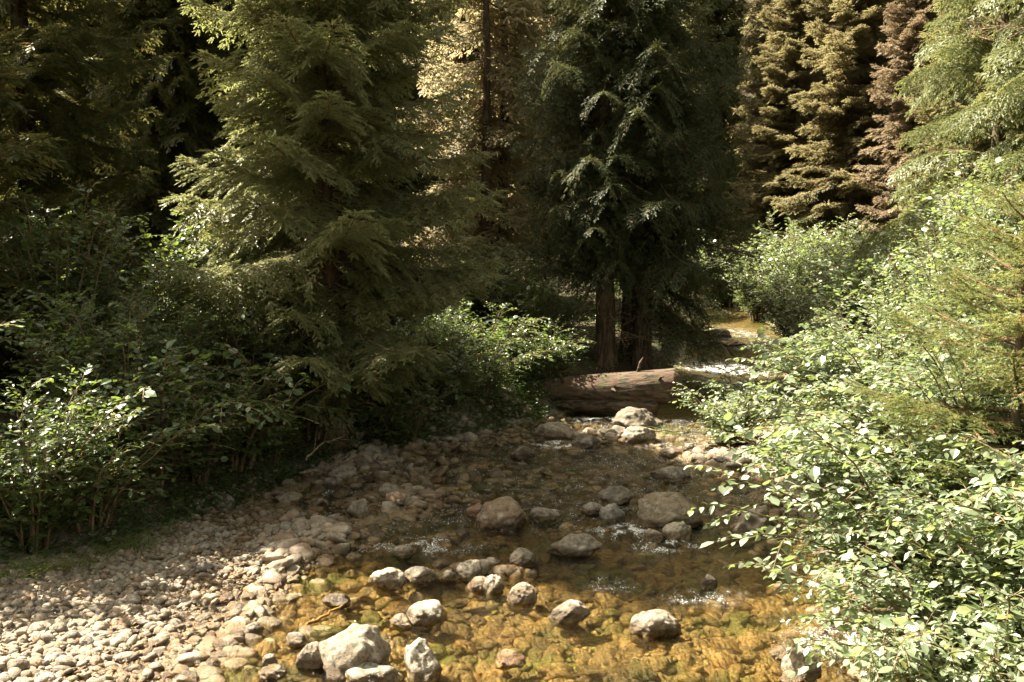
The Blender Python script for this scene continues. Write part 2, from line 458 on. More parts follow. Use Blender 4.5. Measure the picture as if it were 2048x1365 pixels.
RIFFLES = [(.75, 14.4, .7, .5, 1.), (1.15, 10.1, .45, .35, 1.), (1.5, 9.6, .5, .3, .9), (.35, 12.2, 1.0, .5, .55), (-2.2, 11.7, .8, .6, .7), (1.4, 16.6, 1.0, .18, 1.), (4.6, 21, 1.4, 3.0, .95), (6.2, 27, 1.4, 4, .75), (-.9, 9.6, .9, .5, .75),
           (1.6, 8.2, .5, .3, .7), (2.6, 7.2, .7, .5, .8), (.9, 8.5, .4, .3, .6), (3.9, 14.2, .7, 1.2, .6), (-1.1, 7.2, .3, .2, .6), (2.3, 12.6, .8, .5, .6)]
def riffle(X, Y):
    r = .38 * sstep(9.2, 10.4, Y) * (1 - sstep(16.5, 17.2, Y)) + .12
    for (cx, cy, rx, ry, s) in RIFFLES:
        r = np.maximum(r, s * np.exp(-(((X - cx) / rx) ** 2 + ((Y - cy) / ry) ** 2)))
    return r
def water_h(X, Y):
    P = np.stack([X, Y, 0 * X], -1).reshape(-1, 3)
    n = fbm(P * np.array([5.0, 3.2, 1]), 5, 3, .6).reshape(X.shape)
    return water_z(Y) + n * (0.007 + 0.024 * np.minimum(riffle(X, Y), 1)) * np.clip(14 / np.maximum(Y, 6), .5, 1)
def water_var(X, Y, Z):
    r = riffle(X, Y)
    fo = np.zeros_like(X)
    for (cx, cy, rx, ry, s) in [(.72, 14.35, .5, .33, 1.1), (1.1, 10.25, .3, .25, 1.1), (1.4, 16.55, .7, .1, 1.), (6.1, 26.5, 1.0, 2.0, .8), (4.9, 21.8, .8, 1.6, .85), (.2, 15.2, .6, .25, .5)]:
        fo = np.maximum(fo, .85 * s * np.exp(-(((X - cx) / rx) ** 2 + ((Y - cy) / ry) ** 2)))
    return np.stack([r, fo, 0 * X, 1 + 0 * X], -1)
me = grid_mesh("water", graded(-3.6, 40, -3.4, 5.6, .05, 1.06), graded(2, 70, 6, 18, .06, 1.03), water_h, water_var)
tag(link("water", me, M_WATER), kind='structure')

# ------------------------------------------------------------------ stones
def ico(sub):
    t = (1 + 5 ** .5) / 2
    V = np.array([(-1, t, 0), (1, t, 0), (-1, -t, 0), (1, -t, 0), (0, -1, t), (0, 1, t), (0, -1, -t), (0, 1, -t), (t, 0, -1), (t, 0, 1), (-t, 0, -1), (-t, 0, 1)], float)
    F = [(0, 11, 5), (0, 5, 1), (0, 1, 7), (0, 7, 10), (0, 10, 11), (1, 5, 9), (5, 11, 4), (11, 10, 2), (10, 7, 6), (7, 1, 8), (3, 9, 4), (3, 4, 2), (3, 2, 6), (3, 6, 8), (3, 8, 9), (4, 9, 5), (2, 4, 11), (6, 2, 10), (8, 6, 7), (9, 8, 1)]
    V = list(map(tuple, unit(V)))
    for _ in range(sub):
        mid = {}; G = []
        def m(a, b):
            k = (min(a, b), max(a, b))
            if k not in mid:
                v = np.array(V[a]) + np.array(V[b]); V.append(tuple(v / np.linalg.norm(v))); mid[k] = len(V) - 1
            return mid[k]
        for a, b, c in F:
            ab, bc, ca = m(a, b), m(b, c), m(c, a)
            G += [(a, ab, ca), (b, bc, ab), (c, ca, bc), (ab, bc, ca)]
        F = G
    return np.array(V), np.array(F)
ICO = {k: ico(k) for k in (1, 2, 3, 4)}

def stone_shape(seed, sub=3, facets=7, sharp=0.6, bumpy=0.10):
    """a river stone of about unit radius: an ellipsoid cut by soft planes, then roughened"""
    rg = np.random.default_rng(seed)
    V, F = ICO[sub]
    V = V.copy()
    R = np.ones(len(V))
    for _ in range(facets):
        n = unit(rg.normal(size=3)); d = rg.uniform(.62, .92)
        c = V @ n
        lim = np.where(c > 1e-3, d / np.maximum(c, 1e-3), 9)
        R = np.where(lim < R, R * (1 - sharp) + lim * sharp, R)
    V = V * R[:, None]
    V = V * (1 + bumpy * 1.25 * fbm(V * 1.6 + seed * 3.1, seed, 3)[:, None])
    if sub >= 4:
        V = V * (1 + 0.03 * fbm(V * 6 + seed, seed + 5, 3)[:, None])
    return V, F

rng = np.random.default_rng(7)
SMALL = [stone_shape(100 + i, 1, 5, .6, .12) for i in range(14)]
MIDS = [stone_shape(200 + i, 2, 6, .6, .1) for i in range(14)]
STONE_MESH = []
for i in range(16):
    V, F = stone_shape(300 + i, 3, 4 + i % 5, .35 + .05 * (i % 7), .10)
    me = new_mesh("river_stone", V, F, None, True); me.materials.append(M_ROCK); STONE_MESH.append(me)

BOULDER_SPOTS = []
def boulder(px, py, w, h, label, col=None, seed=0, facets=6, sharp=.55, depth=.8, rz=None, tilt=(0, 0), name="boulder", z0=None, bumpy=.1, group=None, yoff=0):
    """a stone whose picture spans about w x h pixels round (px, py)"""
    base = at(px, py + h * .42, 0)
    Y = base[1]; mpp = Y / FPX
    rx, rz_ = w * mpp * .5 * 1.08, h * mpp * .5 * 1.08
    V, F = stone_shape(1000 + seed, 4, facets + 3, min(sharp + .18, .95), bumpy * 1.3)
    V = V / np.abs(V).max(0)
    ry = rx * depth
    hz = max(rz_ * 1.0, .03)
    V = V * np.array([rx, ry, hz * 1.25])
    cx, cyy, cz = base[0], Y + ry * .45 + yoff, 0
    zc = (hz * 1.25) * .26 if z0 is None else z0
    me = new_mesh(name, V, F, None, True); me.materials.append(M_ROCK)
    o = link(name, me); o.location = (cx, cyy, zc + float(water_z(Y)))
    o.rotation_euler = (tilt[0], tilt[1], (seed * 1.7) % .5 - .25 if rz is None else rz)
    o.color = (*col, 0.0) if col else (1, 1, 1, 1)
    tag(o, label, "boulder" if w > 55 else "stone", group)
    BOULDER_SPOTS.append((cx, cyy, rx))
    return o

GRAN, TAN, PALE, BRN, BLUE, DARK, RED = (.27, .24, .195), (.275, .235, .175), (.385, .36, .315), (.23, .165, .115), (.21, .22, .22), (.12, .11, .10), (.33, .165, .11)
B = boulder
B(700, 1300, 150, 118, "large mottled granite boulder with a peaked top at the water's edge", GRAN, 1, 7, .6, .8, tilt=(.05, -.12))
B(625, 1312, 70, 62, "low grey stone tucked against the large mottled boulder's side", (.27, .23, .2), 2, 5)
B(842, 1318, 86, 92, "pointed boulder with a white top and mottled base", PALE, 3, 9, .75, .85)
B(742, 1352, 110, 40, "flat pale stone under the large mottled boulder, cut by the picture's bottom edge", PALE, 4, 4)
B(1000, 1028, 104, 66, "big smooth brown boulder leaning in the shaded middle of the stream", BRN, 5, 3, .4, .8, tilt=(0, -.22))
B(952, 1022, 40, 30, "small reddish stone against the smooth brown boulder", RED, 6, 5)
B(1090, 1032, 66, 32, "flat grey stone just right of the smooth brown boulder", (.22, .21, .19), 7, 4)
B(1337, 1022, 148, 72, "largest smooth tan boulder with sunlit patches on its top", TAN, 8, 4, .45, .75, tilt=(0, .06))
B(1356, 1060, 66, 44, "rough pale stone in front of the largest tan boulder", PALE, 9, 9, .8)
B(1308, 1070, 40, 26, "little pale stone beside the rough pale stone", PALE, 10, 5)
B(1232, 992, 70, 42, "grey split boulder upstream of the bluish stone", (.2, .185, .165), 11, 8, .75)
B(1226, 1028, 54, 46, "bluish grey stone left of the largest tan boulder", BLUE, 12, 6)
B(1188, 1018, 48, 26, "low grey stone beside the bluish stone", (.24, .22, .2), 13, 4)
B(1518, 1042, 104, 66, "dark rough boulder beside the leaves on the right", DARK, 14, 9, .7, bumpy=.16)
B(1345, 948, 84, 34, "flat grey boulder awash in the sunny shallows", (.22, .2, .17), 15, 4, .5)
B(1277, 868, 70, 42, "whitish rounded boulder in front of the lichen-spotted one", PALE, 16, 4, .45)
B(1276, 836, 104, 56, "big grey lichen-spotted boulder propping up the fallen log", (.15, .135, .115), 17, 7, .7, z0=.03)
B(1106, 864, 78, 42, "angular speckled boulder below the log's left end", (.3, .25, .2), 18, 10, .85)
B(1172, 884, 60, 28, "dark wet stone downstream of the angular boulder", (.14, .12, .1), 19, 5)
B(1148, 1090, 112, 48, "long ridged grey boulder in shade", (.2, .185, .16), 20, 8, .75, .5, tilt=(.0, -.18))
B(1045, 1115, 64, 36, "grey wedge-shaped stone near the ridged boulder", (.27, .25, .22), 21, 7, .8)
B(943, 1140, 62, 42, "pale block-shaped stone topping the short row of stones", (.36, .33, .29), 22, 8, .9)
B(957, 1166, 58, 32, "brown triangular stone under the pale block-shaped stone", (.22, .17, .12), 23, 7, .8)
B(988, 1164, 42, 48, "upright grey stone ending the row beside the brown triangular one", (.3, .28, .24), 24, 6, .7, tilt=(0, .35))
B(1042, 1186, 66, 44, "rounded brown boulder at the end of the row of stones", (.23, .18, .13), 25, 4, .4)
B(896, 1152, 38, 26, "small pale stone in the middle of the row", PALE, 26, 6)
B(838, 1150, 68, 36, "low pale stone with a brown underside in the row", PALE, 27, 7, .8)
B(772, 1157, 76, 42, "split stone with a dark face at the start of the row", (.38, .33, .27), 28, 10, .95)
B(842, 1222, 84, 56, "flat-topped white boulder above the pointed one", PALE, 29, 8, .8)
B(803, 1243, 50, 30, "pale slab against the flat-topped white boulder", (.4, .33, .24), 30, 7, .8)
B(1140, 1224, 84, 44, "double-humped grey stone in fast water", (.25, .225, .19), 31, 5, .6, .6, tilt=(0, -.2))
B(1312, 1246, 104, 60, "grey dome-shaped boulder standing in rippled water", (.26, .235, .2), 32, 7, .65)
B(1606, 1330, 78, 72, "tan sharp-edged boulder close to the overhanging shrub", (.3, .25, .19), 33, 9, .85)
B(1572, 1308, 62, 24, "pale slab awash behind the tan sharp-edged boulder", (.36, .32, .25), 34, 4)
B(1590, 1358, 60, 30, "low stone in front of the tan sharp-edged boulder", (.3, .26, .2), 35, 5)
B(566, 1112, 34, 24, "block-shaped pale stone alone at the gravel's edge", (.37, .33, .28), 36, 5, .7)
B(806, 1104, 48, 28, "smooth pale egg-shaped stone in golden shallows", (.38, .35, .3), 37, 3, .3)
B(572, 998, 64, 32, "angular sunlit slab stone below the left bank shrubs", (.3, .25, .18), 38, 9, .9, tilt=(0, -.1))
B(683, 946, 64, 44, "white sunlit stone under the bare branch", PALE, 39, 8, .8)
B(660, 968, 38, 30, "dark round stone before the white sunlit stone", (.1, .085, .07), 40, 4)
B(1420, 1163, 34, 28, "small dark stone poking out of the golden pool", (.16, .15, .14), 41, 6)
B(203, 1124, 34, 38, "orange-brown stone at the foot of the left shrubs", (.30, .15, .07), 42, 6)
B(450, 1290, 56, 28, "oblong grey stone at the waterline", (.3, .26, .22), 43, 3, .3)
B(545, 1344, 60, 24, "oblong pale stone in the shallow margin", (.32, .28, .23), 44, 3, .3)
B(590, 1278, 46, 26, "pale rounded stone in shade upstream of the mottled boulder", (.33, .3, .26), 45, 4)
B(538, 1318, 34, 30, "white-spotted round stone in the shallow margin", (.4, .37, .33), 46, 4)
B(505, 1258, 40, 30, "lumpy grey stone at the waterline above the oblong one", (.3, .28, .25), 47, 7)
B(672, 1202, 60, 24, "flat dark stone at the stick's end", (.17, .15, .12), 48, 6)
B(1446, 918, 42, 28, "white tent-shaped stone among sunny pebbles", PALE, 49, 7, .8)
B(1400, 920, 34, 18, "small white stone left of the tent-shaped stone", PALE, 50, 5)
B(1340, 905, 40, 22, "pale stone upstream of the awash grey boulder", (.38, .34, .28), 51, 5)
B(1380, 895, 30, 18, "pale stone next to the dark overhanging twigs", (.36, .33, .28), 52, 5)
B(715, 1018, 52, 44, "largest grey stone of the mid-stream heap", (.22, .2, .17), 53, 7, .7)
B(778, 982, 48, 34, "rounded grey stone at the back of the mid-stream heap", (.26, .24, .2), 54, 4)
B(832, 1012, 50, 28, "brown stone on the right flank of the mid-stream heap", (.23, .17, .13), 55, 5)
B(590, 1052, 50, 26, "dark stone in the glittering side channel", (.16, .145, .12), 56, 4)
B(1020, 846, 50, 26, "dim grey stone at the mouth of the hollow under the log", (.2, .18, .15), 57, 4)
B(1046, 905, 50, 30, "dark brown stone with a pale crescent streak", (.12, .085, .06), 58, 5)
B(1018, 1318, 66, 30, "amber sunlit stone breaking the surface at the picture's bottom", (.36, .23, .12), 59, 4, .4)
B(1560, 822, 44, 36, "dark stone under the right bank shrubs", DARK, 60, 6)
B(1440, 690, 56, 20, "brown stone in the bright far riffle", (.17, .12, .085), 61, 6)
B(1470, 708, 40, 12, "small brown stone beside the other in the far riffle", (.2, .14, .1), 62, 5)
B(1395, 705, 50, 20, "dark wet stone at the far riffle's left edge", (.12, .1, .085), 63, 6)
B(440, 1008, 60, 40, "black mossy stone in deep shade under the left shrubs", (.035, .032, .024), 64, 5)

def in_boulder(x, y, k=.8):
    return any((x - a) ** 2 + (y - b) ** 2 < (r * k) ** 2 for a, b, r in BOULDER_SPOTS)

def px_of(x, y, z):
    v = np.array([x, y, z - CAMH])
    d = v[1] * math.cos(PITCH) - v[2] * math.sin(PITCH)
    u = v[1] * math.sin(PITCH) + v[2] * math.cos(PITCH)
    return 1024 + FPX * v[0] / d, 682.5 - FPX * u / d

# the stones that show largest, each its own object
GRAV_LAB = [("rounded grey stone lying loose on the dry gravel bar", "stones on the gravel bar"),
            ("fist-sized stone half buried in the dry gravel bar", "half buried stones on the gravel bar")]
n_ind = 0
def single_stone(x, y, s, lab, grp, lift=.25):
    global n_ind
    i = int(rng.integers(len(STONE_MESH)))
    o = bpy.data.objects.new("river_stone", STONE_MESH[i]); COL.objects.link(o)
    z = float(terrain(np.array([x]), np.array([y]))[0])
    f = rng.uniform(.5, .8)
    o.scale = (s * rng.uniform(.9, 1.25), s * rng.uniform(.75, 1.0), s * f)
    o.location = (x, y, z + s * f * lift)
    o.rotation_euler = (rng.normal(0, .18), rng.normal(0, .18), rng.uniform(0, 6.28))
    o.color = (1, 1, 1, 1)
    tag(o, lab, "stone", grp)
    BOULDER_SPOTS.append((x, y, s * .8))
    n_ind += 1
def scatter(n, test, box, smin, smax, lab, grp, lift=.25, k=1.15):
    c = t = 0
    while c < n and t < n * 60:
        t += 1
        px, py = rng.uniform(box[0], box[2]), rng.uniform(box[1], box[3])
        p = at(px, py)
        if not test(px, py): continue
        s = smin * (smax / smin) ** (rng.random() ** 1.6)
        if any((p[0] - a) ** 2 + (p[1] - b) ** 2 < ((r + s) * .8) ** 2 for a, b, r in BOULDER_SPOTS): continue
        single_stone(p[0], p[1], s, lab, grp, lift); c += 1
def bar(px, py):       # the dry gravel
    return py > 1170 - (px - 0) * .22 and py > 1075 and px < np.interp(py, [1060, 1110, 1200, 1290, 1365], [520, 600, 560, 500, 400])
scatter(95, bar, (0, 1060, 620, 1365), .038, .09, "rounded grey stone lying loose on the dry gravel bar", "stones on the gravel bar", .35)
scatter(22, lambda a, b: bar(a, b) and b > 1200, (0, 1200, 480, 1365), .04, .075, "pale sunlit stone on the brightest corner of the gravel bar", "sunlit stones on the gravel bar", .3)
scatter(62, lambda a, b: True, (650, 955, 880, 1075), .06, .14, "grey stone heaped with others in the mid-stream pile", "stones in the mid-stream heap", .3, .9)
scatter(30, lambda a, b: True, (860, 930, 1240, 1015), .06, .13, "stone standing out of shaded shallow water upstream of the brown boulder", "stones in the shaded shallows", .4)
scatter(20, lambda a, b: True, (880, 1060, 1130, 1130), .06, .12, "stone in shaded water downstream of the brown boulder", "stones below the brown boulder", .5)
scatter(22, lambda a, b: True, (1230, 875, 1540, 945), .05, .12, "pale stone in the sunny pebble riffle before the log", "stones in the sunny riffle", .4)
scatter(14, lambda a, b: True, (480, 1000, 650, 1090), .05, .10, "stone in the glittering side channel near the left bank", "stones in the side channel", .4)
scatter(34, lambda a, b: True, (620, 1090, 1100, 1330), .045, .10, "small stone among mossy shallows below the row of stones", "stones in the mossy shallows", .8)

# uncountable pebbles and the cobbles of the stream bed: one mesh each
def pebble_field(name, n, shapes, place, smin, smax, flat=(.5, .8), lift=.3, power=2.2, tone=(0, 1)):
    acc = Acc(); pts = place(n)
    X, Y = pts[:, 0], pts[:, 1]; Z = terrain(X, Y)
    S = smin * (smax / smin) ** (rng.random(len(X)) ** power)
    for i in range(len(shapes)):
        m = np.arange(len(X)) % len(shapes) == i
        if not m.any(): continue
        V, F = shapes[i]; k = m.sum()
        a = rng.uniform(0, 6.28, k); s = S[m]
        sc = np.stack([s * rng.uniform(.85, 1.35, k), s * rng.uniform(.75, 1.05, k), s * rng.uniform(*flat, k)], -1)
        W = V[None] * sc[:, None]
        tx, ty = rng.normal(0, .25, k), rng.normal(0, .25, k)
        W[..., 2] += W[..., 0] * tx[:, None] + W[..., 1] * ty[:, None]
        ca, sa = np.cos(a)[:, None], np.sin(a)[:, None]
        x = W[..., 0] * ca - W[..., 1] * sa + X[m][:, None]; y = W[..., 0] * sa + W[..., 1] * ca + Y[m][:, None]
        z = W[..., 2] + (Z[m] + sc[:, 2] * lift)[:, None]
        C = np.zeros((k, len(V), 4)); C[..., 0] = rng.random(k)[:, None]; C[..., 1] = rng.uniform(*tone, k)[:, None]; C[..., 3] = 1
        FF = F[None] + (np.arange(k) * len(V))[:, None, None]
        acc.add(np.stack([x, y, z], -1).reshape(-1, 3), FF.reshape(-1, 3), C.reshape(-1, 4))
    return link(name, acc.mesh(name, True), M_PEBBLE)

def place_bar(n):
    out = []
    while len(out) < n:
        Y = rng.uniform(6.2, 12.6, 4000); X = rng.uniform(-5.6, -1.6, 4000)
        xl = np.interp(Y, YS, XL); xb = np.interp(Y, YB, XB)
        keep = (X > xb - .15) & (X < xl + .35 + .25 * rng.random(4000)) & (rng.random(4000) < (7.5 / Y) ** 1.2)
        out += list(np.stack([X[keep], Y[keep]], -1))
    return np.array(out[:n])
tag(pebble_field("gravel", 20000, SMALL, place_bar, .010, .052, lift=.4, power=2.8), "pale grey and tan river pebbles covering the dry bar", "gravel", kind='stuff')

def place_bed(n):
    out = []
    while len(out) < n:
        Y = 6.0 + 11.5 * rng.random(4000) ** 1.35; X = rng.uniform(-3.2, 4.8, 4000)
        xl = np.interp(Y, YS, XL); xr = np.interp(Y, YS, XR)
        keep = (X > xl - .1) & (X < xr - .05)
        out += list(np.stack([X[keep], Y[keep]], -1))
    return np.array(out[:n])
tag(pebble_field("streambed_cobbles", 11000, MIDS, place_bed, .022, .13, flat=(.35, .7), lift=.2, power=2.3), "amber and mossy cobbles lying under the clear water", "cobbles", kind='stuff')

def place_shallows(n):
    out = []
    while len(out) < n:
        Y = rng.uniform(7.6, 16.6, 6000); X = rng.uniform(-3.2, 4.2, 6000)
        xl = np.interp(Y, YS, XL); xr = np.interp(Y, YS, XR)
        z = terrain(X, Y)
        dens = vnoise(np.stack([X * .9, Y * .9, 0 * X], -1), 44) * .5 + .5
        keep = (X > xl - np.where(Y > 13.3, .8, .1)) & (X < xr - .1) & (z > -.15) & (rng.random(6000) < dens ** 1.5)
        out += list(np.stack([X[keep], Y[keep]], -1))
    return np.array(out[:n])
tag(pebble_field("shallow_cobbles", 7000, MIDS, place_shallows, .022, .10, flat=(.45, .8), lift=.3, power=2.2), "grey and brown cobbles crowding the shallow middle reach", "cobbles", kind='stuff')

# ------------------------------------------------------------------ conifers
def make_shoots(P, D, U, Ls, rg, nl=.036, w=.016, steps=6, phis=(0.15, math.pi - .15, math.pi / 2), brown=None):
    """needle sprays: P, D, U (n,3) start, direction, up; returns V, T, C"""
    n = len(P)
    S = unit(np.cross(D, U)); Nn = np.cross(S, D)
    vs = []
    for si in range(steps):
        t = (si + .5) / steps
        for ph in phis:
            f = ph + rg.normal(0, .35, n)
            th = rg.uniform(.55, 1.05, n) * (1 - .45 * t)
            b = P + D * (Ls * t)[:, None]
            ln = (nl * rg.uniform(.75, 1.25, n) * (1 - .25 * t))[:, None]
            out = S * np.cos(f)[:, None] + Nn * np.sin(f)[:, None]
            tip = b + ln * (D * np.cos(th)[:, None] + out * np.sin(th)[:, None])
            hw = D * (w * .5)
            vs.append(np.stack([b - hw, b + hw, tip], 1))
    # terminal tuft
    b = P + D * Ls[:, None] * .9
    vs.append(np.stack([b - S * w * .6, b + S * w * .6, b + D * nl * 1.1], 1))
    V = np.stack(vs, 1)                       # n, k, 3, 3
    k = V.shape[1]
    C = np.zeros((n, k * 3, 4)); C[..., 3] = 1
    C[..., 0] = rg.random(n)[:, None]
    C[..., 1] = 0 if brown is None else brown[:, None]
    V = V.reshape(-1, 3)
    return V, np.arange(len(V)).reshape(-1, 3), C.reshape(-1, 4)

def limb(rg, L, droop=.35, up=.25, hang=.5, lat=.075, ss=.075, sl=.12, bare=.12, dry=.15, wmax=.6, coarse=False, nl=.042, w=.021):
    """one spruce branch along +x, about L long: needle arrays and its wooden axis"""
    m = 9
    t = np.linspace(0, 1, m); bend = rg.normal(0, .06)
    axis = np.stack([L * t, L * bend * t * t, L * (-droop * t + up * t ** 3)], -1)
    def ax(q): return np.stack([np.interp(q, t, axis[:, i]) for i in range(3)], -1)
    P, D, U, LS, BR = [], [], [], [], []
    for side in (-1, 1):
        for s in np.arange(bare * L, L, lat):
            s = s + rg.uniform(-.4, .4) * lat; q = min(max(s / L, .02), .99)
            o = ax(q); f = unit(ax(min(q + .05, 1.0)) - ax(max(q - .05, 0)))
            ll = min(wmax, (.62 * L * (1 - q) ** .75 + .10)) * rg.uniform(.55, 1.1) * min(1, .35 + q * 2)
            a = math.radians(rg.uniform(42, 66))
            sv = unit(np.cross(f, [0, 0, 1.0])) * side
            d0 = unit(f * math.cos(a) + sv * math.sin(a) + np.array([0, 0, rg.normal(0, .12)]))
            u = np.arange(0, ll, ss)
            if not len(u): continue
            g = hang * rg.uniform(.5, 1.3)
            pos = o + d0 * u[:, None] + np.array([0, 0, -1.0]) * (g * u ** 2 / max(ll, .2) * .9)[:, None]
            dd = unit(d0 + np.array([0, 0, -1.0]) * (g * 1.8 * u / max(ll, .2))[:, None])
            inner = q * .55 + (u / max(ll, .1)) * .45
            for sg in (-1, 1):
                b = math.radians(38) * sg + rg.normal(0, .22, len(u))
                sd = unit(np.cross(dd, [0, 0, 1.0]))
                sh = unit(dd * np.cos(b)[:, None] + sd * np.sin(b)[:, None] + np.array([0, 0, 1.0]) * rg.normal(0.02, .18, len(u))[:, None])
                P.append(pos); D.append(sh); U.append(unit(np.cross(sd, sh) * -1 + 1e-3)); LS.append(sl * rg.uniform(.65, 1.2, len(u)))
                BR.append(np.clip(np.where(rg.random(len(u)) < dry + .45 * np.clip(.45 - inner, 0, 1), rg.uniform(.5, 1, len(u)), 0), 0, 1))
            P.append(pos[-1:]); D.append(dd[-1:]); U.append(np.array([[0, 0, 1.0]])); LS.append(np.array([sl * 1.1])); BR.append(np.zeros(1))
    P, D, U, LS, BR = (np.concatenate(v) for v in (P, D, U, LS, BR))
    U = np.where(np.abs((U * D).sum(1, keepdims=True)) > .9, np.array([[1.0, 0, 0]]), U)
    if coarse:
        V, T, C = make_shoots(P, D, U, LS, rg, nl * 1.9, w * 2.6, 3, (0.15, math.pi - .15), BR)
    else:
        V, T, C = make_shoots(P, D, U, LS, rg, nl, w, 6, (0.15, math.pi - .15, math.pi / 2), BR)
    return V, T, C, axis

def tube_axis(acc, axis, r0, r1, k=5):
    add_tube(acc, axis, np.linspace(r0, r1, len(axis)), k)

def limb_set(seed, coarse=False, **kw):
    rg = np.random.default_rng(seed)
    return {L: [limb(rg, L, coarse=coarse, **kw) for _ in range(3)] for L in (.5, .9, 1.4, 1.9, 2.5)}

def rotz(V, a):
    c, s = math.cos(a), math.sin(a)
    return np.stack([V[:, 0] * c - V[:, 1] * s, V[:, 0] * s + V[:, 1] * c, V[:, 2]], -1)

def conifer_mesh(seed, H, R, zb, fine, coarse, zfine, dz=.12, trunk_r=.22, shape=.8, skip=.08, dead=20, tilt0=0.0, lean=0.0, wobble=.25, flat_bottom=.75, gap=None):
    """trunk, wooden branches and needle crown of one conifer, built round the origin"""
    rg = np.random.default_rng(seed)
    tr, wood, crown = Acc(), Acc(), Acc()
    zs = np.linspace(-.3, H, 26)
    bx = lambda z: lean * z + .03 * np.sin(z * .5 + seed)
    by = lambda z: .03 * np.cos(z * .43 + seed)
    rad = trunk_r * np.clip((1 - zs / (H * 1.02)), .02, 1) ** .8 * (1 + .55 * np.exp(-np.maximum(zs + .1, 0) / .22))
    V, Q, T = tube(np.stack([bx(zs), by(zs), zs], -1), rad, 14)
    V = V + .012 * fbm(V * np.array([7, 7, 1.6]), seed, 3)[:, None] * np.array([1, 1, 0]) * min(1, trunk_r / .15)
    tr.add(V, Q); tr.T.append(T + tr.n - len(V))
    az = rg.uniform(0, 6.28); z = zb
    while z < H - .15:
        q = (z - zb) / (H - zb)
        prof = R * (flat_bottom + (1 - flat_bottom) * min(1, q * 7)) * (1 - q) ** shape + .12
        az += 2.39996 + rg.normal(0, .35)
        ln = prof * rg.uniform(1 - wobble, 1 + wobble)
        keep = rg.random() > skip and (gap is None or not gap(z, az % 6.2832))
        if keep:
            bank = fine if z < zfine else coarse
            Lk = min(bank, key=lambda v: abs(math.log(v / ln)))
            V, T, C, axis = bank[Lk][int(rg.integers(3))]
            s = ln / Lk
            s3 = np.array([s, s * rg.uniform(.85, 1.1) * (1 if rg.random() < .5 else -1), s * rg.uniform(.8, 1.15)])
            pit = tilt0 + .42 * q + rg.normal(0, .10)
            def place(W):
                W = W * s3
                x = W[:, 0] * math.cos(pit) - W[:, 2] * math.sin(pit); zz = W[:, 0] * math.sin(pit) + W[:, 2] * math.cos(pit)
                return rotz(np.stack([x, W[:, 1], zz], -1), az) + np.array([bx(z), by(z), z])
            crown.add(place(V), T, C)
            tube_axis(wood, place(axis), .010 + .010 * ln, .003, 4)
        z += dz * rg.uniform(.6, 1.4) * (1.0 if z < zfine else 1.5)
    add_tube(wood, np.stack([bx(zs), by(zs), zs], -1)[1:-1], .012, 4)      # hidden core tube added so the limbs touch
    for _ in range(dead):                       # dead twigs low on the trunk
        z = rg.uniform(.5, max(zb + .8, 1.2)); a = rg.uniform(0, 6.28); L = rg.uniform(.3, 1.1)
        t = np.linspace(0, 1, 6)[:, None]
        d = np.array([math.cos(a), math.sin(a), rg.uniform(-.35, .2)])
        pts = np.array([bx(z), by(z), z]) + d * L * t + np.array([0, 0, -.25]) * L * t ** 2 + rg.normal(0, .02, (6, 3)) * t
        add_tube(wood, pts, np.linspace(.012, .003, 6), 4)
        for k in range(3):
            j = int(rg.integers(2, 5)); e = pts[j] + rg.normal(0, .14, 3)
            add_tube(wood, np.linspace(pts[j], e, 3), [.005, .004, .002], 3)
    return tr.mesh("trunk", True), wood.mesh("branches", False), crown.mesh("crown", False)

VARIANT = {}
def with_material(me, mt):                  # the same mesh with another material becomes a mesh of its own
    if not len(me.materials):
        me.materials.append(mt)
    if me.materials[0] == mt:
        return me
    k = (me.name, mt.name)
    if k not in VARIANT:
        VARIANT[k] = me.copy(); VARIANT[k].materials.clear(); VARIANT[k].materials.append(mt)
    return VARIANT[k]

def conifer(meshes, loc, rz, label, mat, name="spruce_tree", sc=1.0, group=None, bark=None):
    tr, wd, cr = meshes
    e = empty(name, loc, rz, sc)
    tag(e, label, "tree", group)
    for me, nm, mt in ((tr, "trunk", bark or M_BARK), (wd, "branches", M_TWIG), (cr, "crown", mat)):
        o = bpy.data.objects.new(nm, with_material(me, mt)); COL.objects.link(o); o.parent = e
    return e

def gz(x, y): return float(terrain(np.array([float(x)]), np.array([float(y)]), False)[0])

SPR = limb_set(11, droop=.34, up=.30, hang=.55, dry=.10, lat=.062, ss=.062, sl=.105, nl=.036, w=.018)
SPRC = limb_set(12, True, droop=.30, up=.28, hang=.35, lat=.11, ss=.11, sl=.16, dry=.15)
WEEP = limb_set(13, droop=.42, up=.20, hang=1.1, dry=.08, sl=.10, ss=.062, nl=.033, w=.014)
WEEPC = limb_set(14, True, droop=.42, up=.2, hang=1.0, lat=.11, ss=.11, sl=.16, dry=.12)
FLAT = limb_set(15, True, droop=.16, up=.10, hang=.2, lat=.10, ss=.09, sl=.13, dry=.2)

